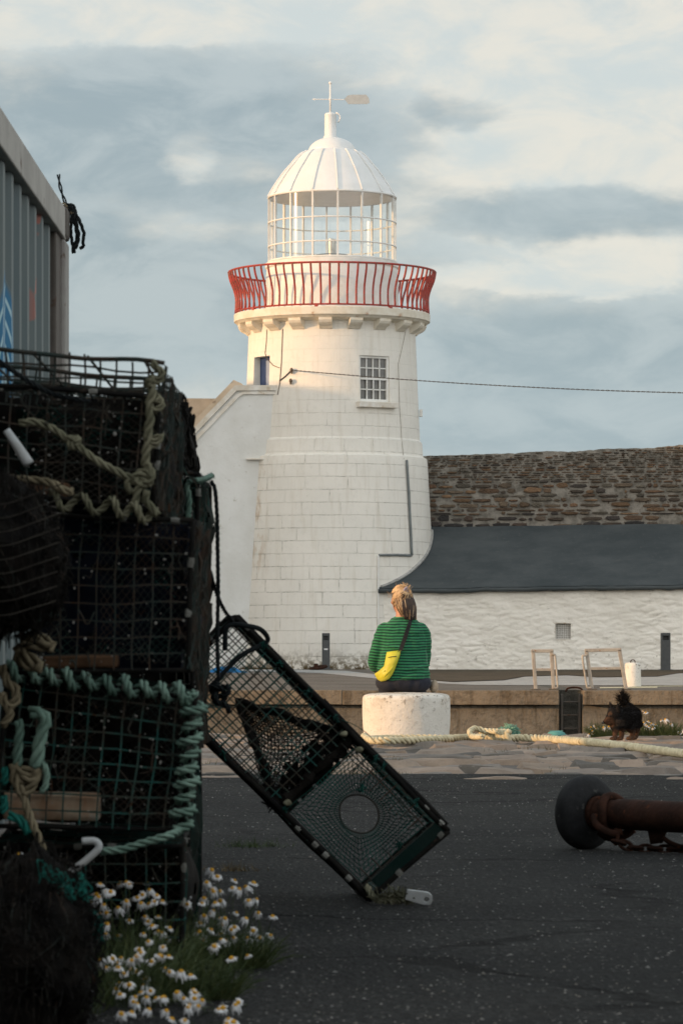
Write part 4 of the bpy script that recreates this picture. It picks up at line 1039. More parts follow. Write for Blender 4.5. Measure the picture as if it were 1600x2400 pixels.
def creel(label, corners, wire='wire_green', sp=.040, base='slab', dark=.35, fm='frame_black', r=.0024, group='lobster creels stacked at the left', rag='rag', slat_h=.05, slat_w=(.0, .55)):
    """corners: front TL TR BR BL, back TL TR BR BL (world)"""
    fTL, fTR, fBR, fBL, bTL, bTR, bBR, bBL = corners
    o = (fBL + fBR + bBL + bBR) / 4; t = thing('lobster_creel', label, 'lobster creel', o, group)
    f = MB(); rr = .0062
    for loop in ((fTL, fTR, fBR, fBL), (bTL, bTR, bBR, bBL)):
        for a, b in zip(loop, loop[1:] + loop[:1]): f.tube([wob(a.lerp(b, k / 6), .006, 5) for k in range(7)], rr, 6)
    for a, b in ((fTL, bTL), (fTR, bTR), (fBR, bBR), (fBL, bBL)): f.tube([wob(a.lerp(b, k / 8), .006, 5) for k in range(9)], rr, 6)
    f.build('frame', M[fm], t, smooth=True)
    faces = ((fTL, fTR, fBR, fBL), (fTR, bTR, bBR, fBR), (fTL, bTL, bBL, fBL), (fTL, fTR, bTR, bTL), (bTL, bTR, bBR, bBL))
    for q in faces:
        mb = MB(); nu = max(2, round((q[1] - q[0]).length / sp)); nv = max(2, round((q[3] - q[0]).length / sp))
        wires(mb, q, nu, nv, r, .0075); mb.build('mesh_panel', M[wire], t)
    # near-black torn sheets added so the creel insides read dark
    ins = MB()
    for k, u in enumerate((.16, .34, .55, .75, .95)):
        q = [fTL.lerp(bTL, u), fTR.lerp(bTR, u), fBR.lerp(bBR, u), fBL.lerp(bBL, u)]; c = sum(q, V((0, 0, 0))) / 4
        q = [c + (p - c) * .97 for p in q]
        rags(ins, q, 26, 20, dark - .10 * (k == 0), sag=rnd.uniform(-.06, .06))
    q = [fTR.lerp(bTR, .02) - V((.012, 0, 0)), bTR - V((.012, 0, 0)), bBR - V((.012, 0, 0)), fBR.lerp(bBR, .02) - V((.012, 0, 0))]
    rags(ins, q, 44, 20, dark - .05, sag=-.02)
    ins.build('inner_netting', M[rag], t)
    if base:
        b = MB(); w = fBR - fBL; d = (bBL - fBL); upv = (fTL - fBL).normalized()
        ang = math.atan2(w.z, w.x); rt = Matrix.Rotation(-ang, 3, 'Y')
        ww = w.length * (slat_w[1] - slat_w[0]); c = fBL + w * (slat_w[0] + slat_w[1]) / 2 + d * .06 + upv * (slat_h * .7)
        b.box(c, (ww, .06, slat_h), rt, bev=.008); b.build('base_slat', M[base], t)
    s = MB(); chips(s, faces[0], 85, .0022); chips(s, faces[0], 10, .004); chips(s, faces[1], 60, .0024); tag(s.build('barnacles', M['shell'], t), kind='stuff')
    for a, b in ((fTL, fTR), (fTR, bTR), (fTR, fBR)):
        for _ in range(2):
            u = rnd.uniform(.1, .97); p = a.lerp(b, u); d = (b - a).normalized(); cl = MB(); cl.tube([wob(p - d * .009, .003, 40), p, wob(p + d * .010, .003, 40)], [.0072, .0082, .0070], 8); cl.build('hog_ring', M['clip'], t)
    wd = MB()                                            # stray twine and dried weed caught in the wires
    for q, cnt in ((faces[0], 22), (faces[1], 10)):
        nrm = (q[1] - q[0]).cross(q[3] - q[0]).normalized()
        if nrm.y > 0: nrm = -nrm
        for _ in range(cnt):
            u, v = rnd.random(), rnd.random(); p = lerp4(*q, u, v); pts = [p]; d = V((rnd.gauss(0, .5), 0, rnd.gauss(-.5, .5)))
            for k in range(5): d = d * .8 + V((rnd.gauss(0, .4), rnd.gauss(0, .1), rnd.gauss(-.12, .4))); e = d - nrm * d.dot(nrm); pts.append(pts[-1] + e * .013 + nrm * rnd.uniform(-.004, .003))
            wd.tube(spline(pts, 2), rnd.uniform(.0007, .0026), 4, cap=False)
    tag(wd.build('caught_twine', M[rnd.choice(('wire_brown', 'twine_dim', 'wire_green'))], t), kind='stuff')
    return t, corners
def box8(front, Y, depth, dx=0.0, dz=0.0):
    f = [P(x, y, Y) for x, y in front]; return f + [p + V((dx, depth, dz)) for p in f]
CR = {}
# front stack, top to bottom
CR['top'] = creel('topmost lobster creel of the front stack with sagging open top and tan rope ties', box8(((-60, 900), (374, 928), (362, 1192), (-70, 1150)), 7.65, .88), 'wire_brown', .041, 'slat', .22, slat_h=.032, slat_w=(.05, .53))
CR['mid'] = creel('wide black creel in the middle of the front stack with blue black netting', box8(((60, 1205), (452, 1222), (436, 1570), (50, 1575)), 7.72, .86), 'wire_brown', .040, 'slat', .52, rag='rag_blue', slat_h=.030, slat_w=(.12, .58))
CR['low'] = creel('green wire creel laced all round with mint green rope', box8(((18, 1572), (458, 1636), (424, 1945), (-20, 1935)), 7.70, .90, -.036), 'wire_green', .0375, 'slab', .36, slat_h=.062, slat_w=(.05, .56), r=.0026)
CR['bot'] = creel('lowest creel of the front stack, half hidden by the big daisies', box8(((-20, 1985), (430, 1985), (426, 2286), (-20, 2286)), 7.80, .86, -.03), 'wire_green', .043, 'slat', .50)
# raised, sagging wire top of the topmost creel: an open hood of mesh standing above its frame
def drape(key, name, mt, q, nu, nv, r, sag, lab=None):
    t = CR[key][0]; m = MB(); netting(m, q, nu, nv, r, sag, w=.012); m.build(name, M[mt], t)
def drapes():
    def fq(key, y=-.012, u0=0.0, u1=1.0, v0=0.0, v1=1.0):
        c = CR[key][1]; f = lambda u, v: lerp4(c[0], c[1], c[2], c[3], u, v) + V((0, y, 0)); return [f(u0, v0), f(u1, v0), f(u1, v1), f(u0, v1)]
    drape('top', 'draped_net', 'twine_dim', fq('top', .03, .35, .98, .08, .97), 12, 14, .0011, .04)
    drape('top', 'inner_net', 'net_green', fq('top', .22, .2, .97, .1, .95), 14, 14, .0013, -.05)
    drape('mid', 'draped_net', 'wire_brown', fq('mid', .025, .45, 1.0, .0, .95), 12, 16, .0010, .03)
    drape('mid', 'inner_net', 'wire_green', fq('mid', .12, .1, .9, .1, .9), 14, 14, .0012, .05)
    drape('low', 'inner_net', 'wire_brown', fq('low', .10, .3, .98, .05, .95), 14, 16, .0012, .05)
    drape('bot', 'inner_net', 'wire_brown', fq('bot', .08, .3, .98, .05, .95), 12, 12, .0012, .04)
    for key in ('top', 'mid', 'low'):
        c = CR[key][1]; drape(key, 'side_net', 'wire_brown', [c[1] + V((.006, 0, 0)), c[5] + V((.006, 0, 0)), c[6] + V((.006, 0, 0)), c[2] + V((.006, 0, 0))], 16, 8, .0013, .0)
drapes()
def hood():
    t = CR['top'][0]; Y = 7.65
    top = [P(x, y, Y) for x, y in ((-60, 812), (383, 850))]; bot = [P(x, y, Y) for x, y in ((-60, 945), (374, 938))]
    m = MB()
    for dy in (0, .42, .88):
        a, b = top[0] + V((0, dy, -.01 if dy else 0)), top[1] + V((0, dy, -.01 if dy else 0)); c, d = bot[1] + V((0, dy, 0)), bot[0] + V((0, dy, 0))
        wires(m, (a, b, c, d), 12, 4, .0030, .012)
        m.tube([wob(a.lerp(b, k / 14), .012, 6) for k in range(15)], .0055, 6)
    wires(m, (top[1], top[1] + V((0, .88, -.01)), bot[1] + V((0, .88, 0)), bot[1]), 20, 3, .0024, .008)
    for x in (-.02, .3, .6, .9):
        p = top[0].lerp(top[1], max(0, x)); m.tube([p, p + V((0, .88, -.01))], .003, 4)
    m.build('raised_lid', M['wire_brown'], t)
    d = MB(); rope(d, spline([P(-30, 828, 7.6), P(20, 862, 7.62), P(70, 895, 7.63), P(130, 925, 7.63), P(210, 940, 7.63)], 8), .006, .05, 3, 5); d.build('dark_tie', M['rope_dark'], t, smooth=True)
    r = MB(); q = [P(200, 945, 8.0), P(385, 880, 8.0), P(395, 1000, 8.0), P(200, 1000, 8.0)]
    rags(r, [P(-60, 955, 7.9), P(376, 950, 7.9), P(372, 1185, 7.9), P(-60, 1150, 7.9)], 40, 24, .40)
    r.build('inner_netting', M['rag_green'], t)  # near-black sheet added to darken the space below the lid
hood()
# second row further back
CR['b1'] = creel('upper creel of the second row, seen behind the front stack with teal corner twine', box8(((190, 1092), (464, 1112), (461, 1400), (190, 1400)), 9.0, .84), 'wire_green', .042, None, .5, group='lobster creels in the second row', rag='rag_green')
CR['b2'] = creel('second row creel hung with brown fibrous netting, under the uppermost one', box8(((180, 1412), (454, 1412), (446, 1760), (180, 1760)), 9.0, .84), 'wire_brown', .042, None, .55, group='lobster creels in the second row')
CR['b3'] = creel('second row creel standing on the asphalt with bright green side mesh', box8(((180, 1772), (444, 1772), (440, 2180), (180, 2180)), 9.0, .70), 'frame_green', .032, None, .5, group='lobster creels in the second row', rag='rag_green')
CR['b0'] = creel('creel behind the topmost one, only its brown netted side showing', box8(((150, 985), (412, 925), (424, 1085), (150, 1085)), 8.75, .80), 'wire_brown', .042, None, .6, group='lobster creels in the second row')
def side_netting():
    """old fibrous netting hanging down the stack sides"""
    for key, nm, nn in (('top', 'side_netting', 60), ('b2', 'side_netting', 45), ('mid', 'side_netting', 40), ('b0', 'side_netting', 50)):
        t, c = CR[key]; m = MB(); a, b, d_, e = c[1], c[5], c[6], c[2]
        for i in range(nn):
            u = rnd.uniform(.05, 1); p = a.lerp(b, u); q = e.lerp(d_, min(1, u + rnd.uniform(-.1, .1))); pts = []
            for k in range(9): pts.append(wob(p.lerp(q, k / 8) + V((rnd.uniform(.0, .016), 0, 0)), .016, 13))
            m.tube(pts, rnd.uniform(.0015, .0045), 4, cap=False)
        m.build(nm, M['wire_brown' if key != 'b0' else 'net_black'], t)
side_netting()
def rope_thing(name, label, mt, paths, cat='rope', extra=None):
    o = paths[0][0][0]; m = MB()
    for pts, r, *rest in paths: rope(m, spline(pts, 9), r, r * 8, rest[0] if rest else 3, 6, step=r * 1.15, fz=.5)
    if extra: extra(m)
    return tag(m.build(name, M[mt], smooth=True, org=o), label, cat)
def knot(c, s, ax=0):
    pts = []
    for i in range(19):
        a = 2 * math.pi * i / 18 * 2; x = (math.sin(a / 2) + 2 * math.sin(a)) / 3; y = (math.cos(a / 2) - 2 * math.cos(a)) / 3; z = -math.sin(1.5 * a) / 2
        pts.append(c + (V((x, z, y)) if ax == 0 else V((y, z, x))) * s)
    return pts
def stack_ropes():
    Y = 7.60
    def Q(px, py, d=0): return P(px, py, Y + d)
    rope_thing('tie_rope', 'knotted olive rope hanging down the right edge of the topmost creel', 'rope_olive', [
        ([Q(355, 850), Q(368, 862), Q(380, 875), Q(372, 892), Q(352, 888), Q(345, 902), Q(360, 905)], .0095),
        ([Q(360, 880), Q(356, 905), Q(357, 925), Q(350, 945), Q(352, 985), Q(346, 1010), Q(348, 1035), Q(342, 1062), Q(340, 1090)], .0105),
        ([Q(345, 955), Q(362, 962), Q(380, 950), Q(372, 930), Q(368, 945)], .0085), ([Q(340, 1035), Q(360, 1030), Q(378, 1020), Q(366, 1040), Q(345, 1042)], .0085),
        ([Q(338, 1085), Q(352, 1100), Q(352, 1128), Q(335, 1135), Q(315, 1128), Q(322, 1110), Q(345, 1108), Q(358, 1118)], .0105),
        ([Q(330, 1130), Q(322, 1150), Q(318, 1175), Q(314, 1190)], .0095), ([Q(345, 1150), Q(340, 1170), Q(355, 1190), Q(368, 1208)], .0095)])
    rope_thing('tie_rope', 'long olive rope slung diagonally across the topmost creel', 'rope_olive', [
        ([Q(45, 992), Q(75, 988), Q(100, 994), Q(130, 1008), Q(160, 1032), Q(185, 1048), Q(220, 1075), Q(260, 1098), Q(300, 1118), Q(340, 1128), Q(355, 1135)], .0092),
        (knot(Q(172, 1036), .014), .0085), ([Q(300, 1120), Q(298, 1135), Q(304, 1150), Q(308, 1156)], .008)])
    o = MB(); a, b = Q(120, 1172), Q(366, 1205); lacing(o, a, b, 4, .018, .0085)
    tag(o.build('edge_rope', M['rope_olive'], smooth=True, org=a), 'olive rope wound round the bottom edge of the topmost creel', 'rope')
    o = MB(); a, b = Q(-20, 1118, -.02), Q(170, 1152, -.02); rope(o, spline([a, Q(60, 1124, -.02), Q(120, 1132, -.02), Q(150, 1150, -.02), b], 8), .010, .07, 3, 6, step=.011)
    tag(o.build('slack_rope', M['rope_tan'], smooth=True, org=a), 'tan rope lying under the wooden slat of the topmost creel', 'rope')
    # mint lacing round the green creel
    c = CR['low'][1]; o = MB(); L0 = [c[0] + V((0, -.01, 0)), c[1] + V((0, -.01, 0)), c[2] + V((0, -.01, 0))]
    lacing(o, L0[0], L0[1], 10, .017, .0105); lacing(o, L0[1], L0[2], 9, .019, .0105)
    rope(o, spline([L0[2], Q(400, 1958), Q(340, 1975), Q(285, 1992), Q(236, 1996)], 8), .0095, .07, 3, 6, step=.011)
    tag(o.build('lacing_rope', M['rope_mint'], smooth=True, org=L0[1]), 'mint green rope laced round the front edges of the green creel', 'rope')
    Yn = 7.52
    def N(px, py, d=0): return P(px, py, Yn + d)
    rope_thing('knotted_rope', 'brown chunky rope knot at the left frame edge above the mint rope', 'rope_tan', [
        ([N(70, 1480), N(85, 1492), N(105, 1500), N(122, 1510), N(112, 1522)], .012), ([N(118, 1508), N(90, 1512), N(58, 1508), N(45, 1525), N(70, 1545), N(92, 1558), N(82, 1572)], .016),
        ([N(50, 1515), N(40, 1540), N(60, 1560), N(90, 1565)], .012)])
    rope_thing('knotted_rope', 'tan rope chain of loops running down the far left', 'rope_tan', [
        ([N(4, 1560), N(12, 1590), N(20, 1605), N(35, 1612), N(38, 1640), N(24, 1655), N(8, 1645), N(4, 1625)], .011), ([N(20, 1650), N(24, 1672), N(16, 1690), N(5, 1700)], .010)])
    rope_thing('knotted_rope', 'frayed mint green rope bundle tied in a big tan knot', 'rope_mint', [
        ([N(70, 1672), N(86, 1668), N(105, 1682), N(110, 1692), N(98, 1715), N(92, 1750), N(84, 1790), N(82, 1800)], .0155), ([N(42, 1690), N(48, 1700), N(44, 1730), N(42, 1760), N(40, 1795)], .011),
        ([N(90, 1785), N(104, 1795), N(110, 1820), N(104, 1845), N(96, 1858)], .0075)])
    rope_thing('hanging_rope', 'tan rope running from the big knot down past the daisies', 'rope_tan', [
        ([N(30, 1790), N(38, 1806), N(62, 1810), N(85, 1806), N(80, 1824), N(55, 1826), N(40, 1818)], .013), ([N(35, 1795), N(34, 1820), N(44, 1845), N(54, 1862)], .012), ([N(88, 1800), N(82, 1830), N(70, 1850), N(58, 1862)], .011),
        ([N(52, 1855), N(66, 1905), N(88, 1960), N(108, 2010), N(138, 2055), N(160, 2095), N(178, 2140), N(188, 2190), N(190, 2240), N(182, 2310), N(176, 2390), N(174, 2440)], .0095)])
    rope_thing('teal_rope', 'short teal rope ends poking from the left edge', 'rope_teal', [([N(5, 1838), N(14, 1822), N(10, 1800)], .009), ([N(2, 1905), N(12, 1888), N(8, 1868)], .010), ([N(20, 1912), N(40, 1918), N(58, 1935), N(66, 1955)], .011)])
    b = MB(); b.tube(spline([P(15, 1008, 7.5), P(40, 1045, 7.5), P(68, 1088, 7.5)], 5), [.0085 + .004 * k / 10 for k in range(11)], 12)
    tag(b.build('plastic_toggle', M['white_plastic'], smooth=True, org=P(40, 1045, 7.5)), 'white plastic tube tilted over the wooden slat of the topmost creel', 'plastic tube')
    b = MB(); b.tube(spline([P(192, 1972, 7.58), P(222, 1972, 7.58), P(232, 1985, 7.58), P(218, 2003, 7.58), P(150, 2058, 7.58)], 6), .0085, 8)
    tag(b.build('bent_tube', M['white_plastic'], smooth=True, org=P(200, 2000, 7.58)), 'bent white plastic handle in front of the lowest creel', 'plastic tube')
    # ropes of the second row
    rope_thing('twine', 'teal and grey twine tied over the corner of the second row creel', 'rope_mint', [([P(496, 1115, 9.86), P(480, 1122, 9.4), P(462, 1126, 8.97), P(446, 1128, 8.95), P(438, 1140, 8.95), P(443, 1175, 8.95), P(440, 1215, 8.95)], .008)])
    rope_thing('hanging_rope', 'black rope hanging from the second row corner to a tangle above the quay', 'rope_dark', [
        ([P(494, 1128, 9.75), P(503, 1145, 9.75), P(508, 1200, 9.75), P(510, 1300, 9.75), P(511, 1400, 9.75), P(509, 1500, 9.75), P(512, 1590, 9.75)], .0062),
        (knot(P(516, 1625, 9.75), .028), .008), ([P(512, 1600, 9.75), P(500, 1640, 9.75), P(530, 1655, 9.75), P(538, 1670, 9.75)], .008)])
    rope_thing('hanging_rope', 'dark blue rope from the stack to the top of the leaning creel', 'rope_dark', [([P(480, 1300, 9.6), P(490, 1340, 9.7), P(505, 1385, 9.8), P(522, 1425, 9.9), P(545, 1458, 10.0)], .0062)])
    b = MB(); b.box(P(489, 1225, 8.97), (.012, .012, .12), rot_z(.2)); b.box(P(449, 1480, 8.9), (.010, .010, .22))
    # dark netted bundle at the near left
    def heap(name, label, cx, cy, Yh, rad, seed, lines, fuzz):
        c = P(cx, cy, Yh); t = thing(name, label, 'net bundle', V((c.x, c.y, max(0, c.z - rad[2]))))
        m = MB(); m.ell(c, rad, nu=44, nv=30)
        m.v = [c + (p - c) * (1 + .30 * noise.noise((p - c) * 5 + V((seed, 0, 0))) + .14 * noise.noise((p - c) * 15 + V((0, seed, 0))) + .05 * noise.noise((p - c) * 42)) for p in m.v]
        for i, p in enumerate(m.v):
            if p.z < .004: m.v[i] = V((p.x, p.y, .004))
        m.build('bundle', M['rag'], t, smooth=False)
        def skin(a, zz, out=1.02):
            s_ = math.sqrt(max(0, 1 - zz * zz)); d = V((rad[0] * s_ * math.cos(a), rad[1] * s_ * math.sin(a), rad[2] * zz))
            return c + d * (out + .30 * noise.noise(d * 5 + V((seed, 0, 0))) + .14 * noise.noise(d * 15 + V((0, seed, 0)))), d.normalized()
        def lay(name, mt, cnt, r0, r1, span, loose, a0=1.02, a1=2.05, z0=-.9, z1=.92):
            n = MB()
            for _ in range(cnt):
                a = rnd.uniform(math.pi * a0, math.pi * a1); zz = rnd.uniform(z0, z1); da = rnd.gauss(0, span); dz = rnd.gauss(-.1, span * 1.3); pts = []
                for k in range(9):
                    u = k / 8; p, d = skin(a + da * u, max(-.97, min(.97, zz + dz * u)), 1.0 + loose * rnd.random() * math.sin(math.pi * u) + .03)
                    pts.append(V((p.x, p.y, max(p.z, .006))))
                n.tube(pts, rnd.uniform(r0, r1), 4, cap=False)
            tag(n.build(name, M[mt], t), kind='stuff')
        lay('net_twine', 'rag', lines * 3, .0008, .0022, .22, .10); lay('loose_fibres', 'frame_black', lines * 2, .0006, .0018, .3, .22)
        lay('pale_fibres', 'wire_brown', lines // 2, .0005, .0011, .2, .12)
        z = MB()
        for _ in range(fuzz):                            # teal fibres come in a few clumps
            ca, cz = rnd.choice(((1.72, .78), (1.93, .55), (1.98, .2), (1.82, .62)))
            p, d = skin(math.pi * ca + rnd.gauss(0, .07), cz + rnd.gauss(0, .05), 1.05); q = []
            for k in range(5): q.append(p + V((rnd.gauss(0, .006), rnd.gauss(-.004, .004), rnd.gauss(0, .007))))
            z.tube(spline(q, 3), rnd.uniform(.0008, .0018), 4, cap=False)
        if fuzz: tag(z.build('teal_fibres', M['rope_teal'], t), kind='stuff')
        return t
    heap('net_bundle', 'black netting bundle hanging at the left below the topmost creel', 20, 1310, 7.42, (.112, .15, .171), 3.3, 90, 0)
    heap('net_bundle', 'dark heap of old netting with teal fibres at the bottom left corner', 60, 2225, 6.75, (.125, .17, .19), 8.1, 130, 90)
    m = MB(); q = [P(-40, 1185, 7.22), P(145, 1150, 7.22), P(130, 1425, 7.22), P(-40, 1440, 7.22)]
    for k in range(9):
        u = k / 8; m.tube(spline([q[0].lerp(q[3], u), lerp4(*q, .35, u) + V((0, -.02, -.006)), lerp4(*q, .7, u) + V((0, -.015, .004)), q[1].lerp(q[2], u - .06)], 6), .0013, 5, cap=False)
    tag(m.build('slack_twine', M['twine_dim'], smooth=True, org=q[0]), 'loose parallel twine strands draped over the black netting bundle', 'twine')
stack_ropes()
# ------------------------------------------------------------------ the leaning creel
def leaning():
    Yb, Yt = 9.95, 10.02
    T1, B1, B2, T2 = P(554, 1457, Yt), P(1048, 1955, Yb), P(866, 2118, Yb), P(376, 1632, Yt)
    dep = V((-.035, .36, .0)); f = [T1, B1, B2, T2]; b = [p + dep for p in f]
    lowest = min(p.z for p in f + b)
    for lst in (f, b):
        for i, p in enumerate(lst): lst[i] = p + V((0, 0, .012 - lowest))
    t = thing('lobster_creel', 'black and green lobster creel tilted on one corner, hung by rope from the stack', 'lobster creel', V((B2.x, B2.y, 0)))
    def at(u, v, w=0.0): return lerp4(f[0], f[1], f[2], f[3], u, v) + dep * w      # u along the length from the top, v across
    m = MB()
    for L_ in (f, b):
        for a, c in zip(L_, L_[1:] + L_[:1]): m.tube([wob(a.lerp(c, k / 14), .007, 7) for k in range(15)], .0085, 7)
    for a, c in zip(f, b): m.tube([wob(a.lerp(c, k / 5), .004, 5) for k in range(6)], .0085, 7)
    m.build('frame', M['frame_black'], t, smooth=True)
    w = MB(); m2 = MB()
    # heavy black bumper strips along both long edges and at the foot
    for v, wd in ((.0, .05), (1.0, .055)):
        pts = [at(u, v, wd) for u in [k / 24 for k in range(25)]]
        w.tube([wob(p, .005, 6) for p in pts[:17 if v == 0 else 14]], .0135, 8); w.tube([wob(p + V((.0, -.012, .012)), .006, 6) for p in pts[10:]], .009, 7)
    w.build('bumper', M['frame_black'], t, smooth=True)
    fp = MB(); fp.prism([at(.955, .02, -.01), at(.995, .02, -.01), at(.995, .86, -.01), at(.955, .86, -.01)], dep * .06); fp.build('foot_strip', M['frame_green'], t)
    def panel(q, nu, nv, r=.0019, mt='wire_green'):
        mb = MB(); wires(mb, q, nu, nv, r, .003); mb.build('mesh_panel', M[mt], t)
    panel([at(0, 0), at(.55, 0), at(.55, 1), at(0, 1)], 18, 11, .0025); panel([at(.55, 0), at(1, 0), at(1, .27), at(.55, .27)], 10, 2, .0025, 'wire_brown'); panel([at(.90, .27), at(1, .27), at(1, 1), at(.90, 1)], 2, 5, .0025, 'wire_brown')
    panel([at(0, 0, 1), at(.58, 0, 1), at(.58, 1, 1), at(0, 1, 1)], 17, 11, .0022); panel([at(.58, 0, 1), at(1, 0, 1), at(1, .24, 1), at(.58, .24, 1)], 8, 2, .0019)
    for v in (0, 1): panel([at(0, v), at(1, v), at(1, v, 1), at(0, v, 1)], 24, 9)
    for u in (0, 1): panel([at(u, 0), at(u, 1), at(u, 1, 1), at(u, 0, 1)], 8, 9)
    # tarred funnel: thick seams with knotted net between, running from the divider to a small eye
    n = MB(); eye = at(.20, .52, .45)
    dv = [at(.56, .03, .05), at(.56, .97, .05), at(.56, .97, .95), at(.56, .03, .95)]
    for a, c in zip(dv, dv[1:] + dv[:1]):
        n.tube([wob(a.lerp(c, k / 10), .012, 11) for k in range(11)], [.013 + .006 * math.sin(k * 2.3) for k in range(11)], 7)
        for s_ in range(26):
            p = a.lerp(c, rnd.random()); n.tube(spline([p, wob(p, .03, 20), wob(p + V((rnd.uniform(-.03, .03), 0, -.02)), .03, 31)], 3), .0025, 4)
    for a in dv[:2]:
        n.tube([wob(a.lerp(eye, k / 12), .012, 11) for k in range(13)], [.014 - .0006 * k + .004 * math.sin(k * 1.9) for k in range(13)], 7)
    n.build('funnel_seam', M['rag'], t)
    fn = MB()
    for a, c in zip(dv, dv[1:] + dv[:1]): netting(fn, (a, c, eye.lerp(c, .12), eye.lerp(a, .12)), 12, 16, .0016, .01, w=.008)
    netting(fn, dv, 14, 16, .0020, .03, w=.012)
    fn.build('funnel_net', M['net_black'], t)
    rg = MB(); rags(rg, [at(.50, .04, .06), at(.60, .04, .06), at(.60, .97, .06), at(.50, .97, .06)], 8, 24, .12, sag=.012, w=.014); rg.build('divider_net', M['rag'], t); rg = MB()
    rags(rg, [at(.50, .02, .9), at(.62, .02, .9), at(.62, .98, .9), at(.5, .98, .9)], 8, 22, .05, sag=.01, w=.014); rg.build('divider_net', M['rag'], t)
    # green entrance net with a pale ring
    c = at(.765, .50, .16); ua = (f[1] - f[0]).normalized(); va = (f[3] - f[0]).normalized(); rw = (f[3] - f[0]).length
    def ringp(a, r=1.0): return c + (ua * math.cos(a) * .058 + va * math.sin(a) * .053 + V((.006, 0, 0))) * r
    rg = MB(); rg.tube([wob(ringp(2 * math.pi * k / 40), .003, 20) for k in range(40)], .0026, 6, closed=True); rg.build('entrance_ring', M['twine_dim'], t, smooth=True)
    def outer(a):
        x, y = math.cos(a), math.sin(a); k = 1 / max(abs(x), abs(y)); return at(.765 + x * k * .175, .5 + y * k * .44, .01 + .02 * math.sin(3 * a))
    gn = MB(); NA = 64; NR = 9
    def gp(i, j):
        a = 2 * math.pi * (i % NA) / NA; return wob(ringp(a).lerp(outer(a), j / NR), .006, 15)
    for i in range(NA): gn.tube([gp(i + (j % 2) * .5, j) for j in range(NR + 1)], .0016, 3, cap=False)
    for j in range(1, NR + 1): gn.tube([gp(i + (.5 if i % 2 else 0), j) for i in range(NA)], .0016, 3, closed=True)
    gn.build('entrance_net', M['net_green'], t)
    # hoop handle and clips, knots of twine
    h = MB(); h.tube(spline([at(.05, .30, -.08), at(.0, .12, -.12), at(.06, -.04, -.1), at(.10, -.08, -.05), at(.13, -.03, 0), at(.10, .25, -.1), at(.10, .75, -.1), at(.03, .95, -.08), at(-.03, .80, -.05)], 8), .0075, 7); h.build('rope_handle', M['rope_dark'], t, smooth=True)
    for u, v in ((0, .30), (.0, .66), (.05, 0), (.97, 0), (.90, 0), (1, .08), (1, .62), (.66, 1), (.74, 1), (.79, 1), (.9, 1)):
        cl = MB(); p = at(u, v, 0); d = (va if u in (0, 1) else ua); cl.tube([p - d * .009, p, p + d * .009], [.0095, .0105, .0092], 8); cl.build('hog_ring', M['clip'], t)
    kn = MB()
    for u, v in ((.13, .0), (.21, .02), (.345, .0), (.47, .0), (.66, .0), (.70, .0), (.86, .01), (.7, .3), (.92, .42), (.58, .96), (.3, .99)):
        p = at(u, v, -.03)
        for s_ in range(7): kn.tube(spline([p, wob(p, .02, 40 + s_ * 7), wob(p + V((0, 0, -.01)), .025, 60 + s_ * 9)], 3), .0022, 4)
    kn.tube(spline([at(.49, -.02, -.02), at(.53, -.07, -.02), at(.58, -.10, -.03), at(.625, -.095, -.04)], 6), .0016, 4)
    tag(kn.build('green_twine', M['net_green'], t), kind='stuff')
    for u, v in ((.53, .06), (.57, .90), (.605, .06)):
        yk = MB(); yk.ell(at(u, v, -.03), (.011, .009, .010), nu=10, nv=8); yk.v = [wob(p, .004, 70) for p in yk.v]; yk.build('twine_knot', M['rope_olive'], t)
    # frayed rope and white bait tag at the foot
    rr = MB(); g0 = at(.96, .93, -.02); gpts = spline([g0, P(875, 2105, 9.9), P(905, 2118, 9.88), P(930, 2128, 9.88), P(948, 2108, 9.88), P(930, 2100, 9.88), P(905, 2110, 9.88), P(940, 2120, 9.88), P(965, 2128, 9.88)], 6)
    gpts = [V((p.x, p.y, max(p.z, .014))) for p in gpts]; rope(rr, gpts, .0105, .07, 3, 5, step=.011)
    for _ in range(260):
        p = rnd.choice(gpts[8:]); d = V((rnd.gauss(0, 1), rnd.gauss(0, .6), rnd.uniform(-.3, 1))).normalized() * rnd.uniform(.015, .045); q = p + d; rr.tube([p, p + d * .5 + V((0, 0, .004)), V((q.x, q.y, max(q.z, .004)))], .0017, 3, cap=False)
    rr.build('foot_rope', M['rope_olive'], t)
    tg = MB(); a = P(952, 2098, 9.86); e = P(996, 2109, 9.86); d = (e - a).normalized(); nrm = V((0, 1, .15)).normalized(); sd = d.cross(nrm).normalized(); out = []; hole = []
    L0 = .045; Rr = .0205
    for k in range(15): q = -math.pi / 2 + math.pi * k / 14; out.append(e + d * Rr * math.cos(q) * 1.0 + sd * Rr * math.sin(q))
    out += [a + sd * .014, a - sd * .014]
    nO = len(out); hc = e + d * .004; hr = .0085; ho = [hc + (d * math.cos(2 * math.pi * k / nO - 1.57) + sd * math.sin(2 * math.pi * k / nO - 1.57)) * hr for k in range(nO)]
    th = nrm * .014; vs = out + ho + [p + th for p in out] + [p + th for p in ho]; fs = []
    for k in range(nO):
        l = (k + 1) % nO; fs += [(k, l, nO + l, nO + k), (2 * nO + k, 3 * nO + k, 3 * nO + l, 2 * nO + l), (k, 2 * nO + k, 2 * nO + l, l), (nO + k, nO + l, 3 * nO + l, 3 * nO + k)]
    tg.add([V((p.x, p.y, max(p.z, .003))) for p in vs], fs)
    tg.build('plastic_tag', M['white_plastic'], t)
leaning()
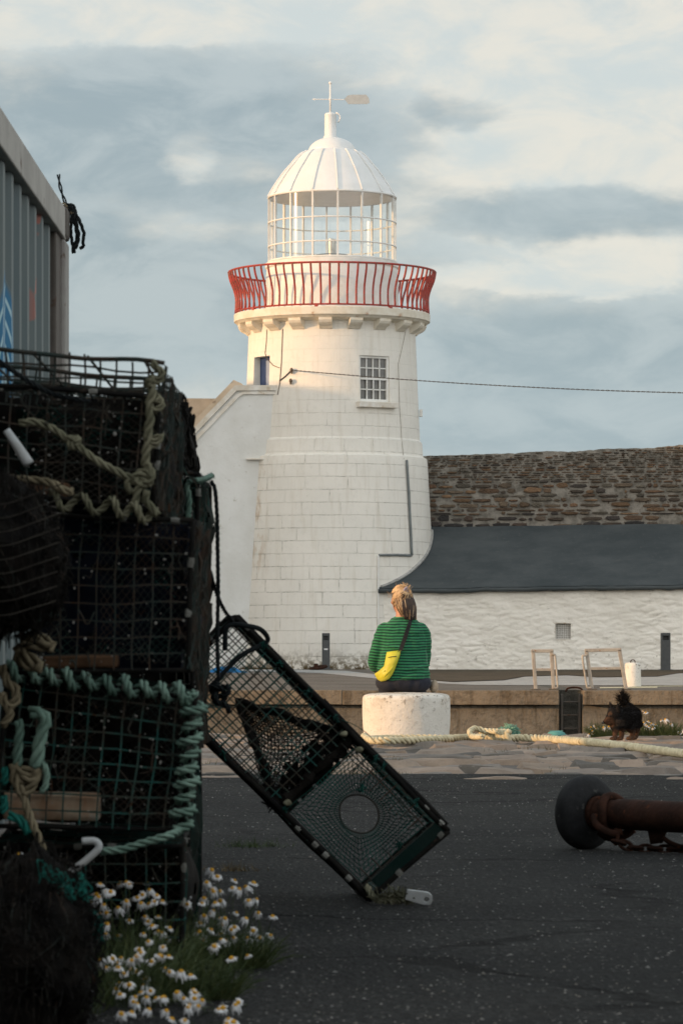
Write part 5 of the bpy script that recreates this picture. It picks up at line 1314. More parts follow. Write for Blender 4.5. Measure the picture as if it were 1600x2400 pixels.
# ------------------------------------------------------------------ plants
def flower_mesh(seed, rp, droop):
    q = random.Random(seed); b = MB(); n = q.randint(12, 16)
    for k in range(n):
        a = 2 * math.pi * k / n + q.uniform(-.12, .12); l = rp * q.uniform(.85, 1.1); w = l * .145; dz = -droop * q.uniform(.5, 1.3)
        if q.random() < .07: continue
        ca, sa = math.cos(a), math.sin(a); pts = []
        for s, ww, z in ((.22, .55, 0), (.55, 1, .10), (.85, .9, .10 + dz * .55), (1.0, .35, .05 + dz)):
            for sg in (-1, 1): pts.append(V((ca * l * s - sa * w * ww * sg, sa * l * s + ca * w * ww * sg, z * rp)))
        b.add(pts, [(0, 1, 3, 2), (2, 3, 5, 4), (4, 5, 7, 6)])
    return b
FL = {}
def flower_protos(rp):
    if rp in FL: return FL[rp]
    out = []
    for s, dr in ((1, .25), (2, .6), (3, .95), (4, .4), (5, 1.3)):
        me = bpy.data.meshes.new('flower'); b = flower_mesh(s, rp, dr); me.from_pydata([tuple(p) for p in b.v], [], b.f); me.materials.append(M['petal']); out.append(me)
    d = bpy.data.meshes.new('disc'); b = MB(); b.ell((0, 0, .10 * rp), (.42 * rp, .42 * rp, .36 * rp), nu=12, nv=8); d.from_pydata([tuple(p) for p in b.v], [], b.f); d.materials.append(M['disc']); d.polygons.foreach_set('use_smooth', [True] * len(d.polygons))
    FL[rp] = (out, d); return FL[rp]
def daisy_plant(label, base, heads, rp, nleaf, spread, hgt, group, leafmats=('leaf', 'leaf_lit'), bare=()):
    t = thing('daisy_plant', label, 'wild daisies', base, group); protos, disc = flower_protos(rp)
    st = MB(); o = V(base)
    for i, p in enumerate(heads):
        g = o + V((rnd.uniform(-1, 1) * spread * .5 + (p.x - o.x) * .55, rnd.uniform(-1, 1) * spread * .4 + (p.y - o.y) * .6, 0)); g.z = o.z
        mid = g.lerp(p, .55) + V((rnd.uniform(-.03, .03), rnd.uniform(-.02, .02), -.01 if p.z - o.z > .05 else 0)); mid.z = max(mid.z, o.z + .01)
        st.tube(spline([g, mid, p], 6), rp * .07, 4)
        tilt = Matrix.Rotation(rnd.uniform(.0, .95), 3, V((1, 0, 0))) @ Matrix.Rotation(rnd.uniform(-.6, .6), 3, V((0, 1, 0)))
        e = tilt.to_euler(); e.z = rnd.uniform(-.5, .5)
        s = rnd.uniform(.8, 1.12)
        f = bpy.data.objects.new('flower', rnd.choice(protos) if i not in bare else protos[4]); col.objects.link(f); f.parent = t; f.location = p - o; f.rotation_euler = e; f.scale = (s, s, s) if i not in bare else (s * .5, s * .5, s)
        d = bpy.data.objects.new('disc', disc); col.objects.link(d); d.parent = f
        if i in bare: d.scale = (2.4, 2.4, 1.5)
    st.build('stems', M[leafmats[0]], t)
    for mt, n in ((leafmats[0], nleaf), (leafmats[1], nleaf // 3)):
        lf = MB()
        for _ in range(n):
            a = rnd.uniform(0, 2 * math.pi); r0 = spread * math.sqrt(rnd.random()); g = o + V((math.cos(a) * r0 * 1.1, math.sin(a) * r0 * .8, 0))
            l = hgt * rnd.uniform(.35, 1.1); d = V((math.cos(a) * .7 + rnd.gauss(0, .5), math.sin(a) * .5 + rnd.gauss(0, .4), rnd.uniform(.5, 1.6))).normalized()
            tip = g + d * l + V((0, 0, -l * .12)); md = g + d * l * .55 + V((0, 0, l * .05)); w = rp * rnd.uniform(.05, .12)
            sd = d.cross(V((0, 1, .2))).normalized() * w
            lf.add([g - sd, g + sd, md + sd * .9, md - sd * .9, tip], [(0, 1, 2, 3), (3, 2, 4)])
            for k in range(7):                          # feathery leaflets
                u = .3 + .65 * k / 7; q = g.lerp(md, u / .55) if u < .55 else md.lerp(tip, (u - .55) / .45)
                e = (d * rnd.uniform(.2, .8) + V((rnd.gauss(0, .7), rnd.gauss(0, .5), rnd.gauss(0, .5)))).normalized() * l * .17
                lf.add([q - sd * .45, q + sd * .45, q + e], [(0, 1, 2)])
        lf.build('foliage', M[mt], t)
    return t
def foreground_daisies():
    Z = [(720,200),(775,205),(900,215),(910,320),(100,235),(195,240),(525,390),(580,430),(630,385),(775,385),(785,420),(430,450),(480,480),(440,500),(545,500),(560,540),(620,515),(720,460),(740,490),(810,480),(850,480),(910,465),(985,495),(1070,465),(1130,490),(1060,490),(1120,530),(1110,315),(1140,350),(1085,380),(1290,405),(1330,385),(1220,410),(1310,475),(1240,540),(1290,570),(1355,540),(1430,560),(1180,570),(1165,600),(1050,595),(1045,640),(1105,630),(1065,670),(1160,680),(1130,720),(1180,720),(1230,615),(1225,670),(1300,675),(1360,670),(1300,765),(760,560),(830,560),(680,580),(800,610),(830,640),(890,620),(620,660),(500,675),(560,600),(780,690),(740,750),(690,790),(855,720),(885,770),(530,790),(590,780),(560,830),(620,830),(690,840),(650,860),(720,850),(890,850),(950,850),(1000,870),(750,920),(790,950),(820,990),(740,960),(610,940),(630,970),(1015,945),(1020,990),(930,960),(965,990),(1060,1000),(1040,1030),(720,1020),(690,1065),(780,1050),(1170,1040),(1200,1100),(900,1100),(970,1105),(1225,1115),(375,790),(440,830),(470,950),(1215,780),(1250,1010),(145,985)]
    pts = [(x / 2.24, 1900 + y / 2.24) for x, y in Z]
    pts += [(x + rnd.uniform(-38, 38), y + rnd.uniform(-34, 28)) for x, y in pts if y > 2060 and x > 190 and rnd.random() < .8]
    cl = {'low ox-eye': None}
    C = [((350, 2010), 8.15, 'sparse daisies with tall stems standing closest to the stacked creels'), ((285, 2130), 7.75, 'dense daisy clump in the middle of the flower patch left of the dark green hollow'),
         ((560, 2120), 8.0, 'daisy clump spreading furthest right over the asphalt'), ((300, 2290), 7.25, 'large daisy clump lowest in the flower patch, beside the net heap'), ((480, 2330), 7.3, 'loose daisies at the bottom edge of the picture, right of the big clump'), ((60, 2010), 7.0, 'two daisies and a bud growing out above the dark net heap')]
    heads = [[] for _ in C]
    for (x, y) in pts:
        k = min(range(len(C)), key=lambda i: (C[i][0][0] - x) ** 2 + ((C[i][0][1] - y) * 1.1) ** 2); heads[k].append((x, y))
    for (cxy, Y, lab), hs in zip(C, heads):
        gp = P(cxy[0], 0, Y); base = (gp.x, Y, 0); hh = []
        for x, y in hs:
            yy = Y + rnd.uniform(-.22, .18); p = P(x, y, yy)
            if p.z < .03: yy = gY(y, .035); p = P(x, y, yy)
            hh.append(p)
        daisy_plant(lab, base, hh, .0120, 260 if Y > 7 else 40, .06 if cxy[0] > 450 else .15, .11 if cxy[0] > 450 else .18, 'daisies growing in the yard', bare=(3,) if Y > 8.1 else ())
foreground_daisies()
def quay_daisies():
    def g(px, py, Y, z): p = P(px, py, Y); return p
    sets = [('daisy clump to the left behind the small dog', 1415, [(1384, 1706), (1388, 1714), (1394, 1703), (1398, 1708), (1380, 1722), (1390, 1720), (1414, 1706), (1427, 1704), (1432, 1703)], (1418, 27.6)),
            ('daisy clump with a crowded white flower head right behind the dog', 1520, [(1506, 1668), (1513, 1671), (1508, 1695), (1514, 1700), (1520, 1704), (1526, 1697), (1530, 1706), (1536, 1700), (1519, 1692), (1512, 1708), (1530, 1712), (1524, 1708), (1517, 1724), (1503, 1698), (1536, 1708)], (1520, 27.65)),
            ('daisies with two tall single blooms at the right end of the clump row', 1565, [(1559, 1687), (1572, 1698), (1549, 1689), (1587, 1730), (1592, 1718), (1590, 1724), (1604, 1712), (1598, 1735), (1583, 1733)], (1566, 27.6))]
    for lab, cx, hs, (bx, Y) in sets:
        b = P(bx, 0, Y); b.z = -.02
        daisy_plant(lab, tuple(b), [P(x, y, Y + rnd.uniform(-.12, .1)) for x, y in hs], .021, 220, .105, .16, 'daisies along the quay edge')
quay_daisies()
def tufts():
    k = 0
    for px, py, w, n, lab in ((592, 1985, .10, 150, 'low dry grass tuft growing from the asphalt beside the leaning creel'), (545, 2042, .06, 80, 'small withered weed tuft between the grass tuft and the daisies')):
        Y = gY(py); c = V(((px - CX) / F * Y, Y, 0)); m = MB()
        for _ in range(n):
            p = c + V((rnd.gauss(0, w * .6), rnd.gauss(0, w * .5), 0)); d = V((rnd.gauss(0, .6), rnd.gauss(0, .5), rnd.uniform(.2, 1))).normalized() * rnd.uniform(.015, .05)
            s = V((.0015, 0, 0)); m.add([p - s, p + s, p + d], [(0, 1, 2)])
        tag(m.build('grass_tuft', M['leaf' if k == 0 else 'dry'], org=c), lab, 'grass tuft'); k += 1
    m = MB(); m2 = MB()
    for _ in range(900):                                # grass and moss in the joints of the stones
        r = rnd.random(); x = rnd.uniform(-5, 5)
        if r < .45: y = 19.55 + noise.noise(V((x * .9, 3.1, 0))) * .22 + rnd.gauss(0, .04)
        elif r < .7: y = 27.75 + rnd.gauss(0, .2)
        else: y = rnd.uniform(19.6, 27.3)
        if noise.noise(V((x * 1.4, y * .8, 4))) < .08: continue
        for _ in range(9):
            p = V((x + rnd.gauss(0, .04), y + rnd.gauss(0, .03), -.02 - (.02 if y > 27 else 0))); d = V((rnd.gauss(0, .5), rnd.gauss(0, .5), 1)).normalized() * rnd.uniform(.02, .055); s = V((.0025, 0, 0))
            (m if rnd.random() < .6 else m2).add([p - s, p + s, p + d], [(0, 1, 2)])
    tag(m.build('grass', M['moss']), kind='stuff'); tag(m2.build('dry_grass', M['dry']), kind='stuff')
    m = MB()                                            # weeds at the foot of the lighthouse
    for _ in range(700):
        a = R(rnd.uniform(-62, 30)); rr = 2.34 + rnd.uniform(0, .05); p = V((XT + math.sin(a) * rr, YC - math.cos(a) * rr, ZP))
        if noise.noise(V((a * 4, 0, 8))) < -.05: continue
        d = V((rnd.gauss(0, .5), -rnd.uniform(0, .4), rnd.uniform(.4, 1))).normalized() * rnd.uniform(.03, .13); s = V((.008, 0, 0)); m.add([p - s, p + s, p + d], [(0, 1, 2)])
    tag(m.build('weeds', M['dry']), kind='stuff')
    g = MB()                                            # loose grit and shell chips on the asphalt
    for _ in range(5200):
        y = 6.5 + 13 * rnd.random() ** 1.3; x = rnd.uniform(-.13, .13) * y + rnd.uniform(-.3, .3); s = rnd.uniform(.0015, .005) * (1.5 if rnd.random() < .06 else 1)
        g.cur = rnd.choice(((.40, .39, .36), (.22, .21, .2), (.10, .10, .095), (.30, .28, .24), (.36, .36, .34)))
        c = V((x, y, s * .3)); q = [c + V((s * rnd.uniform(.6, 1.3), 0, 0)), c + V((0, s * rnd.uniform(.6, 1.3), 0)), c - V((s * rnd.uniform(.6, 1.3), 0, 0)), c - V((0, s * rnd.uniform(.6, 1.3), 0)), c + V((0, 0, s * rnd.uniform(.4, .9)))]
        g.add(q, [(0, 1, 4), (1, 2, 4), (2, 3, 4), (3, 0, 4)])
    tag(g.build('gravel', M['chip']), kind='stuff')
tufts()

# ------------------------------------------------------------------ the seated woman
def woman():
    o = V(((945 - CX) / F * 27.72, 27.72, .335)); t = thing('person', 'woman in a green striped top seated on the white stone bollard, seen from behind', 'person', o)
    sh = (0, 0, .537)
    rings = [(.04, .20, .145, .0), (.10, .205, .160, .0), (.16, .200, .162, .0), (.24, .188, .152, .008), (.34, .178, .138, .014), (.43, .180, .128, .012), (.49, .174, .116, .006), (.535, .150, .10, .004), (.565, .112, .082, .006), (.590, .085, .066, .012)]
    def torso(b, g, z0=0.0, z1=1.0):
        rr = [r for r in rings if z0 <= r[0] <= z1]; vs = []; fs = []; n = 28
        for z, w, d, y in rr:
            for k in range(n):
                a = 2 * math.pi * k / n; ca, sa = math.cos(a), math.sin(a); e = (abs(ca) ** 2.5 + abs(sa) ** 2.5) ** (-1 / 2.5)
                vs.append(o + V((ca * e * (w + g), sa * e * (d + g) + y, z)))
        for i in range(len(rr) - 1):
            for k in range(n): l = (k + 1) % n; fs.append((i * n + k, i * n + l, (i + 1) * n + l, (i + 1) * n + k))
        fs += [list(range(n))[::-1], [(len(rr) - 1) * n + k for k in range(n)]]; b.add(vs, fs)
    armL = [(-.145, .0, .500), (-.170, .0, .455), (-.196, .008, .38), (-.222, .025, .29), (-.228, .06, .222), (-.205, .13, .185), (-.17, .20, .17), (-.10, .27, .165)]
    armR = [(.138, .0, .498), (.160, .005, .45), (.166, .03, .37), (.168, .07, .29), (.160, .115, .225), (.15, .19, .19), (.11, .25, .175), (.055, .29, .165)]
    rad = [.060, .060, .056, .053, .052, .047, .042, .036]
    def arms(b, g, upto=8):
        for A in (armL, armR):
            pts = spline([o + V(p) for p in A[:upto]], 4); rr = [rad[min(7, int(i / 4))] * (1 - (i % 4) / 4) + rad[min(7, int(i / 4) + 1)] * ((i % 4) / 4) + g for i in range(len(pts))]
            b.tube(pts, rr, 12); b.ell(pts[0], (rr[0],) * 3); b.ell(pts[-1], (rr[-1],) * 3)
    legs = [[(s * .095, .0, .10), (s * .115, .22, .125), (s * .125, .44, .10), (s * .128, .475, .04), (s * .122, .49, -.12), (s * .115, .50, -.27)] for s in (-1, 1)]
    lr = [.105, .093, .068, .066, .058, .042]
    def legv(b, g):
        for A in legs:
            pts = spline([o + V(p) for p in A], 4); rr = [lr[min(5, int(i / 4))] * (1 - (i % 4) / 4) + lr[min(5, int(i / 4) + 1)] * ((i % 4) / 4) + g for i in range(len(pts))]
            b.tube(pts, rr, 14); b.ell(pts[0], (rr[0],) * 3)
    tw = rot_z(R(24))                                    # the head is turned a little to the left
    hc = o + V((-.018, .022, .738))
    def HP(x, y, z): return hc + tw @ V((x, y, z))      # +y looks out over the harbour
    b = MB(); torso(b, -.014); arms(b, -.012); legv(b, -.012)
    b.ell(o + V((0, 0, .095)), (.19, .14, .09))
    b.tube(spline([o + V((0, .0, .56)), o + V((-.004, .01, .62)), o + V((-.012, .018, .69))], 4), [.062] * 4 + [.056] * 5, 14)
    b.ell(hc, (.071, .086, .098), tw, 20, 14); b.ell(HP(0, .03, -.055), (.052, .058, .05), tw); b.ell(HP(0, .068, -.085), (.026, .022, .02), tw)
    b.tube([HP(0, .082, .012), HP(0, .096, -.012), HP(0, .108, -.030)], [.009, .012, .014], 8)
    b.ell(HP(0, .088, -.056), (.024, .010, .006), tw); b.ell(HP(0, .088, -.066), (.020, .010, .007), tw)
    for s in (-1, 1):
        b.ell(HP(s * .073, -.004, -.012), (.012, .020, .032), tw); b.ell(HP(s * .03, .074, .018), (.015, .008, .007), tw); b.ell(HP(s * .040, .062, -.025), (.022, .018, .018), tw)
    # hands folded in the lap: palm, four unequal fingers, thumb
    for s, A, d in ((-1, armL, V((.85, .45, -.12))), (1, armR, V((-.80, .5, -.10)))):
        w = o + V(A[-1]); d = d.normalized(); up = V((0, 0, 1)); sd = d.cross(up).normalized(); pal = w + d * .055
        b.tube([w - d * .02, w + d * .03, w + d * .075, w + d * .095], [.026, .034, .036, .030], 12, flat=.55)
        for k, (off, ln) in enumerate(((-.026, .068), (-.009, .076), (.009, .071), (.026, .056))):
            p = w + d * .088 + sd * off; b.tube(spline([p, p + d * ln * .45 + up * .006, p + d * ln * .8 - up * .006, p + d * ln - up * .022], 3), [.0088] * 6 + [.008, .0075, .007, .0065], 8)
        p = w + d * .03 - sd * s * -.030; q = -sd * s * -1
        b.tube(spline([p, p + d * .022 + q * .018, p + d * .05 + q * .022 - up * .006], 3), [.0115, .011, .0105, .010, .0095, .009, .008], 8)
    fuse(b, 'body', M['skin'], t, .0065, 5)
    e = MB()
    for s in (-1, 1): e.ell(HP(s * .03, .0735, .016), (.009, .006, .005), tw)
    e.build('eyes', M['eye'], t, smooth=True)
    # striped top
    b = MB(); torso(b, .006, .10); arms(b, .0)
    b.ell(o + V((-.115, 0, .498)), (.07, .066, .052)); b.ell(o + V((.112, 0, .496)), (.07, .066, .052))
    b.lathe([(.068, .575), (.078, .59), (.07, .600), (.05, .598)], 20, o + V((0, .008, 0)))
    for z, s in ((.118, 1), (.148, -1), (.185, 1)):       # folds above the hem
        b.tube(spline([o + V((s * -.20, -.06, z + .012)), o + V((s * -.08, -.155, z - .006)), o + V((s * .10, -.155, z + .006)), o + V((s * .205, -.06, z + .03))], 5), .014, 8)
    b.tube(spline([o + V((-.165, -.055, .40)), o + V((-.10, -.115, .36)), o + V((-.03, -.135, .355))], 5), .012, 8)
    b.tube(spline([o + V((.175, -.05, .42)), o + V((.165, -.07, .30)), o + V((.175, -.06, .20))], 5), .012, 8)
    sw = fuse(b, 'striped_top', M['sweater'], t, .0085, 5)
    for v in sw.data.vertices:                            # knit wrinkles
        p = v.co; k = noise.noise(V((p.x * 9, p.y * 9, p.z * 24))) * .009 + noise.noise(V((p.x * 24, p.y * 24, p.z * 40))) * .0035
        v.co = p + v.normal * k
    b = MB(); legv(b, .004); torso(b, -.006, .0, .11)
    b.ell(o + V((0, -.01, .085)), (.215, .165, .092)); b.ell(o + V((-.1, -.03, .075)), (.125, .13, .08)); b.ell(o + V((.1, -.03, .075)), (.125, .13, .08))
    for i, p in enumerate(b.v):
        if p.z < o.z - .006 and abs(p.y - o.y) < .28: b.v[i] = V((p.x, p.y, o.z - .006))
    fuse(b, 'jeans', M['jeans'], t, .009, 5)
    for A in legs:
        f = o + V(A[-1]); s = MB(); s.tube([f + V((0, -.055, -.055)), f + V((0, .0, -.05)), f + V((0, .09, -.062)), f + V((0, .16, -.07))], [.036, .044, .042, .030], 12); s.tube([f + V((0, 0, .0)), f + V((0, 0, -.05))], [.046, .044], 12)
        fuse(s, 'shoe', M['shoe'], t, .008, 3)
    # hair: dark under-layer hanging to the nape, blond upper hair in a clip; extra blond paints sun on top and left
    cr = hc + tw @ V((.012, -.062, .060))                 # where the hair is gathered
    cap = MB(); cap.ell(hc + tw @ V((0, -.012, .012)), (.078, .086, .098), tw, 22, 16)
    cap.v = [p for p in cap.v]; keepf = []
    for f in cap.f:
        c = sum((cap.v[i] for i in f), V((0, 0, 0))) / len(f); l = tw.transposed() @ (c - hc)
        if not (l.y > .03 and l.z < .055) and l.z > -.07: keepf.append(f)
    cap.f = keepf; cap.m = [0] * len(keepf); cap.c = [(1, 1, 1)] * len(keepf)
    hair = cap.build('hair', M['hair_dark'], t, smooth=True)
    dk = MB(); bd = MB()
    for i in range(420):                                  # hanging hair
        a = rnd.uniform(-1.25, 1.45); z = rnd.uniform(-.02, .05); s = math.sqrt(max(0, 1 - (z / .1) ** 2))
        p0 = HP(math.sin(a) * .080 * s, -math.cos(a) * .092 * s - .008, z); 
        k = rnd.uniform(0, 1); end = o + V((.022 + math.sin(a) * (.062 - .012 * k) + .018, -.058 - math.cos(a) * .030 + rnd.uniform(-.012, .012), .585 + .03 * k + rnd.uniform(-.016, .012) + (.02 if a < -.6 else 0)))
        m1 = p0.lerp(end, .45) + tw @ V((math.sin(a) * .020, -math.cos(a) * .016, 0)); 
        mb = bd if (a < -.6 and rnd.random() < .55) or rnd.random() < .06 else dk  # more blond strands on the left, painting its sunlit side
        mb.tube(spline([p0, m1, end], 4), [.0042, .0045, .0045, .004, .004, .0035, .003, .0025, .0015], 4, cap=False)
    for i in range(520):                                  # swept up into the clip
        a = rnd.uniform(-math.pi, math.pi); zz = rnd.uniform(-.065, .07) if abs(a) < 1.6 else rnd.uniform(.045, .075); s = math.sqrt(max(.05, 1 - (zz / .105) ** 2))
        p0 = HP(math.sin(a) * .079 * s, -math.cos(a) * .093 * s - .004, zz); l0 = p0 - hc; l1 = cr - hc
        pts = []
        for q in range(6):
            u = q / 5; d = l0.lerp(l1, u); l = tw.transposed() @ d; n = math.sqrt((l.x / .082) ** 2 + ((l.y + .006) / .096) ** 2 + (l.z / .108) ** 2); d = d / max(n, .35); pts.append(hc + d * (1 + .05 * math.sin(math.pi * u) + rnd.uniform(0, .03)))
        pts.append(cr + V((rnd.gauss(0, .012), rnd.gauss(-.006, .006), rnd.gauss(0, .012))))
        (bd if rnd.random() < (.95 if a < .3 else .75) - max(0, .02 - zz) * 7 else dk).tube(pts, [.003, .0036, .0038, .0036, .003, .0025, .002], 4, cap=False)
    for i in range(90):                                   # loops of the bun and wispy ends blown upward
        d = V((rnd.gauss(-.35, .45), rnd.gauss(-.1, .3), rnd.uniform(.5, 1))).normalized(); l = rnd.uniform(.03, .085) * (1 if i < 60 else .6)
        s = cr + V((rnd.gauss(0, .016), rnd.gauss(-.008, .008), rnd.gauss(.005, .012))); bd.tube(spline([s, s + d * l * .6 + V((rnd.gauss(0, .006), 0, rnd.gauss(0, .006))), s + d * l], 3), [.0022, .002, .0018, .0016, .0012, .0009, .0006], 3, cap=False)
    for i in range(60):
        a0 = rnd.uniform(0, 6.28); r_ = rnd.uniform(.016, .032); c = cr + V((.012, -.012, -.004)); ax = rnd.uniform(-.3, .3)
        bd.tube([c + V((math.cos(a0 + k * .5) * r_, rnd.uniform(-.008, .004) - .01, math.sin(a0 + k * .5) * r_ * .9)) for k in range(8)], .0028, 4, cap=False)
    for i in range(7):                                   # short strays at the left temple
        p = HP(-.07, .02 + rnd.uniform(-.03, .03), rnd.uniform(-.02, .07)); bd.tube(spline([p, p + V((-.012, 0, rnd.uniform(-.01, .012))), p + V((-.026 + rnd.uniform(-.01, .01), 0, rnd.uniform(-.03, .03)))], 3), .0008, 3, cap=False)
    dk.build('dark_strands', M['hair_dark'], hair); bd.build('blond_strands', M['hair_blond'], hair)
    cp = MB(); cp.tube(spline([cr + V((-.012, -.018, -.028)), cr + V((-.016, -.030, -.005)), cr + V((-.010, -.034, .02)), cr + V((.008, -.026, .034))], 5), [.008] * 16, 8)
    for k in range(5): cp.tube([cr + V((-.014, -.028, -.02 + .011 * k)), cr + V((.012, -.034, -.022 + .012 * k)), cr + V((.022, -.026, -.024 + .012 * k))], .0035, 6)
    cp.build('hair_clip', M['hair_clip'], t, smooth=True)
    # yellow bag on a black strap, worn across the back
    def back(x, z, g=.012):
        for r0, r1 in zip(rings, rings[1:]):
            if r0[0] <= z <= r1[0]:
                u = (z - r0[0]) / (r1[0] - r0[0]); w, d, y = [r0[k] + (r1[k] - r0[k]) * u for k in (1, 2, 3)]; e = max(0, 1 - abs(x / (w + .002)) ** 2.5) ** (1 / 2.5); return y - (d + .002) * e - g
        return -.07 - g
    def B(px, py, g=.012):
        x, z = (px - 945) / 296, (1622 - py) / 296; return o + V((x, back(max(-.195, min(.18, x)), max(.05, min(.58, z)), g), z))
    bt = thing('crossbody_bag', 'small bright yellow bag on a black strap across the back of the woman', 'bag', B(908, 1560))
    outl = [(905.5, 1527.5), (921, 1525), (938.5, 1523), (936, 1535), (931, 1550), (924, 1568), (917, 1582), (911, 1590), (902, 1595), (892, 1596.5), (884, 1592), (879, 1584), (877, 1578.5), (884, 1574), (892, 1567), (899, 1560), (902, 1545)]
    bg = MB(); n = len(outl); cx = (906, 1562); lay = []
    for sc_, g in ((.86, .004), (1.0, .02), (1.0, .038), (.93, .058), (.75, .074), (.45, .083)):
        lay.append([B(cx[0] + (x - cx[0]) * sc_, cx[1] + (y - cx[1]) * sc_, g + .006 * noise.noise(V((x * .13, y * .13, g * 20)))) for x, y in outl])
    vs = [p for l in lay for p in l]; fs = []
    for i in range(len(lay) - 1):
        for k in range(n): l = (k + 1) % n; fs.append((i * n + k, i * n + l, (i + 1) * n + l, (i + 1) * n + k))
    fs += [list(range(n)), [(len(lay) - 1) * n + k for k in range(n)]]; bg.add(vs, fs); pouch = bg.build('pouch', M['bag'], bt, smooth=True)
    fd = MB(); fd.tube(spline([B(905, 1541, .070), B(916, 1538.5, .084), B(928, 1537.5, .078)], 5), .0028, 6); fd.build('zip', M['black_plastic'], pouch)
    f2 = MB(); f2.tube(spline([B(897, 1592, .05), B(903, 1580, .082), B(914, 1569, .083), B(923, 1556, .064)], 5), .006, 6); f2.tube(spline([B(885, 1580, .05), B(894, 1578, .07), B(901, 1571, .082)], 5), .005, 6); f2.build('fold', M['bag'], pouch, smooth=True)
    sp = MB(); path = [(937.5, 1524, .03), (941, 1514, .018), (946, 1500, .012), (952, 1482, .010), (958, 1464, .010), (963, 1451, .012), (966, 1444, .016)]; pts = spline([B(*p) for p in path] + [o + V((.078, -.02, .600)), o + V((.082, .05, .575)), o + V((.03, .135, .45)), o + V((-.10, .165, .30)), o + V((-.20, .10, .18)), o + V((-.222, -.02, .14)), B(884, 1574, .03)], 5)
    vs = []; fs = []
    for i, p in enumerate(pts):
        tn = (pts[min(i + 1, len(pts) - 1)] - pts[max(i - 1, 0)]).normalized(); ct = V((o.x, o.y, p.z)); nn = (p - ct); nn = (nn - tn * nn.dot(tn)); nn = nn.normalized() if nn.length > 1e-4 else V((0, -1, 0)); sd = tn.cross(nn) * .0155
        vs += [p - sd, p + sd, p + sd + nn * .003, p - sd + nn * .003]
        if i:
            a = (i - 1) * 4; c = i * 4; fs += [(a + k, a + (k + 1) % 4, c + (k + 1) % 4, c + k) for k in range(4)]
    sp.add(vs, fs); sp.build('strap', M['strap'], bt)
    rg = MB(); q = B(935, 1527, .052); rg.tube([q + V((.010 * math.cos(a), -.004, .010 * math.sin(a))) for a in [2 * math.pi * k / 14 for k in range(14)]], .0028, 6, closed=True); rg.build('eyelet', M['black_plastic'], bt)
    c = MB(); q = o + V((.245, .06, .045)); c.ell(q, (.035, .10, .05)); c.v = [p + V(noise.noise_vector(p * 14)) * .010 for p in c.v]
    tag(c.build('cloth_bundle', M['beige'], smooth=True, org=q), 'small beige cloth bundle on the bollard against the right hip of the woman', 'cloth')
woman()

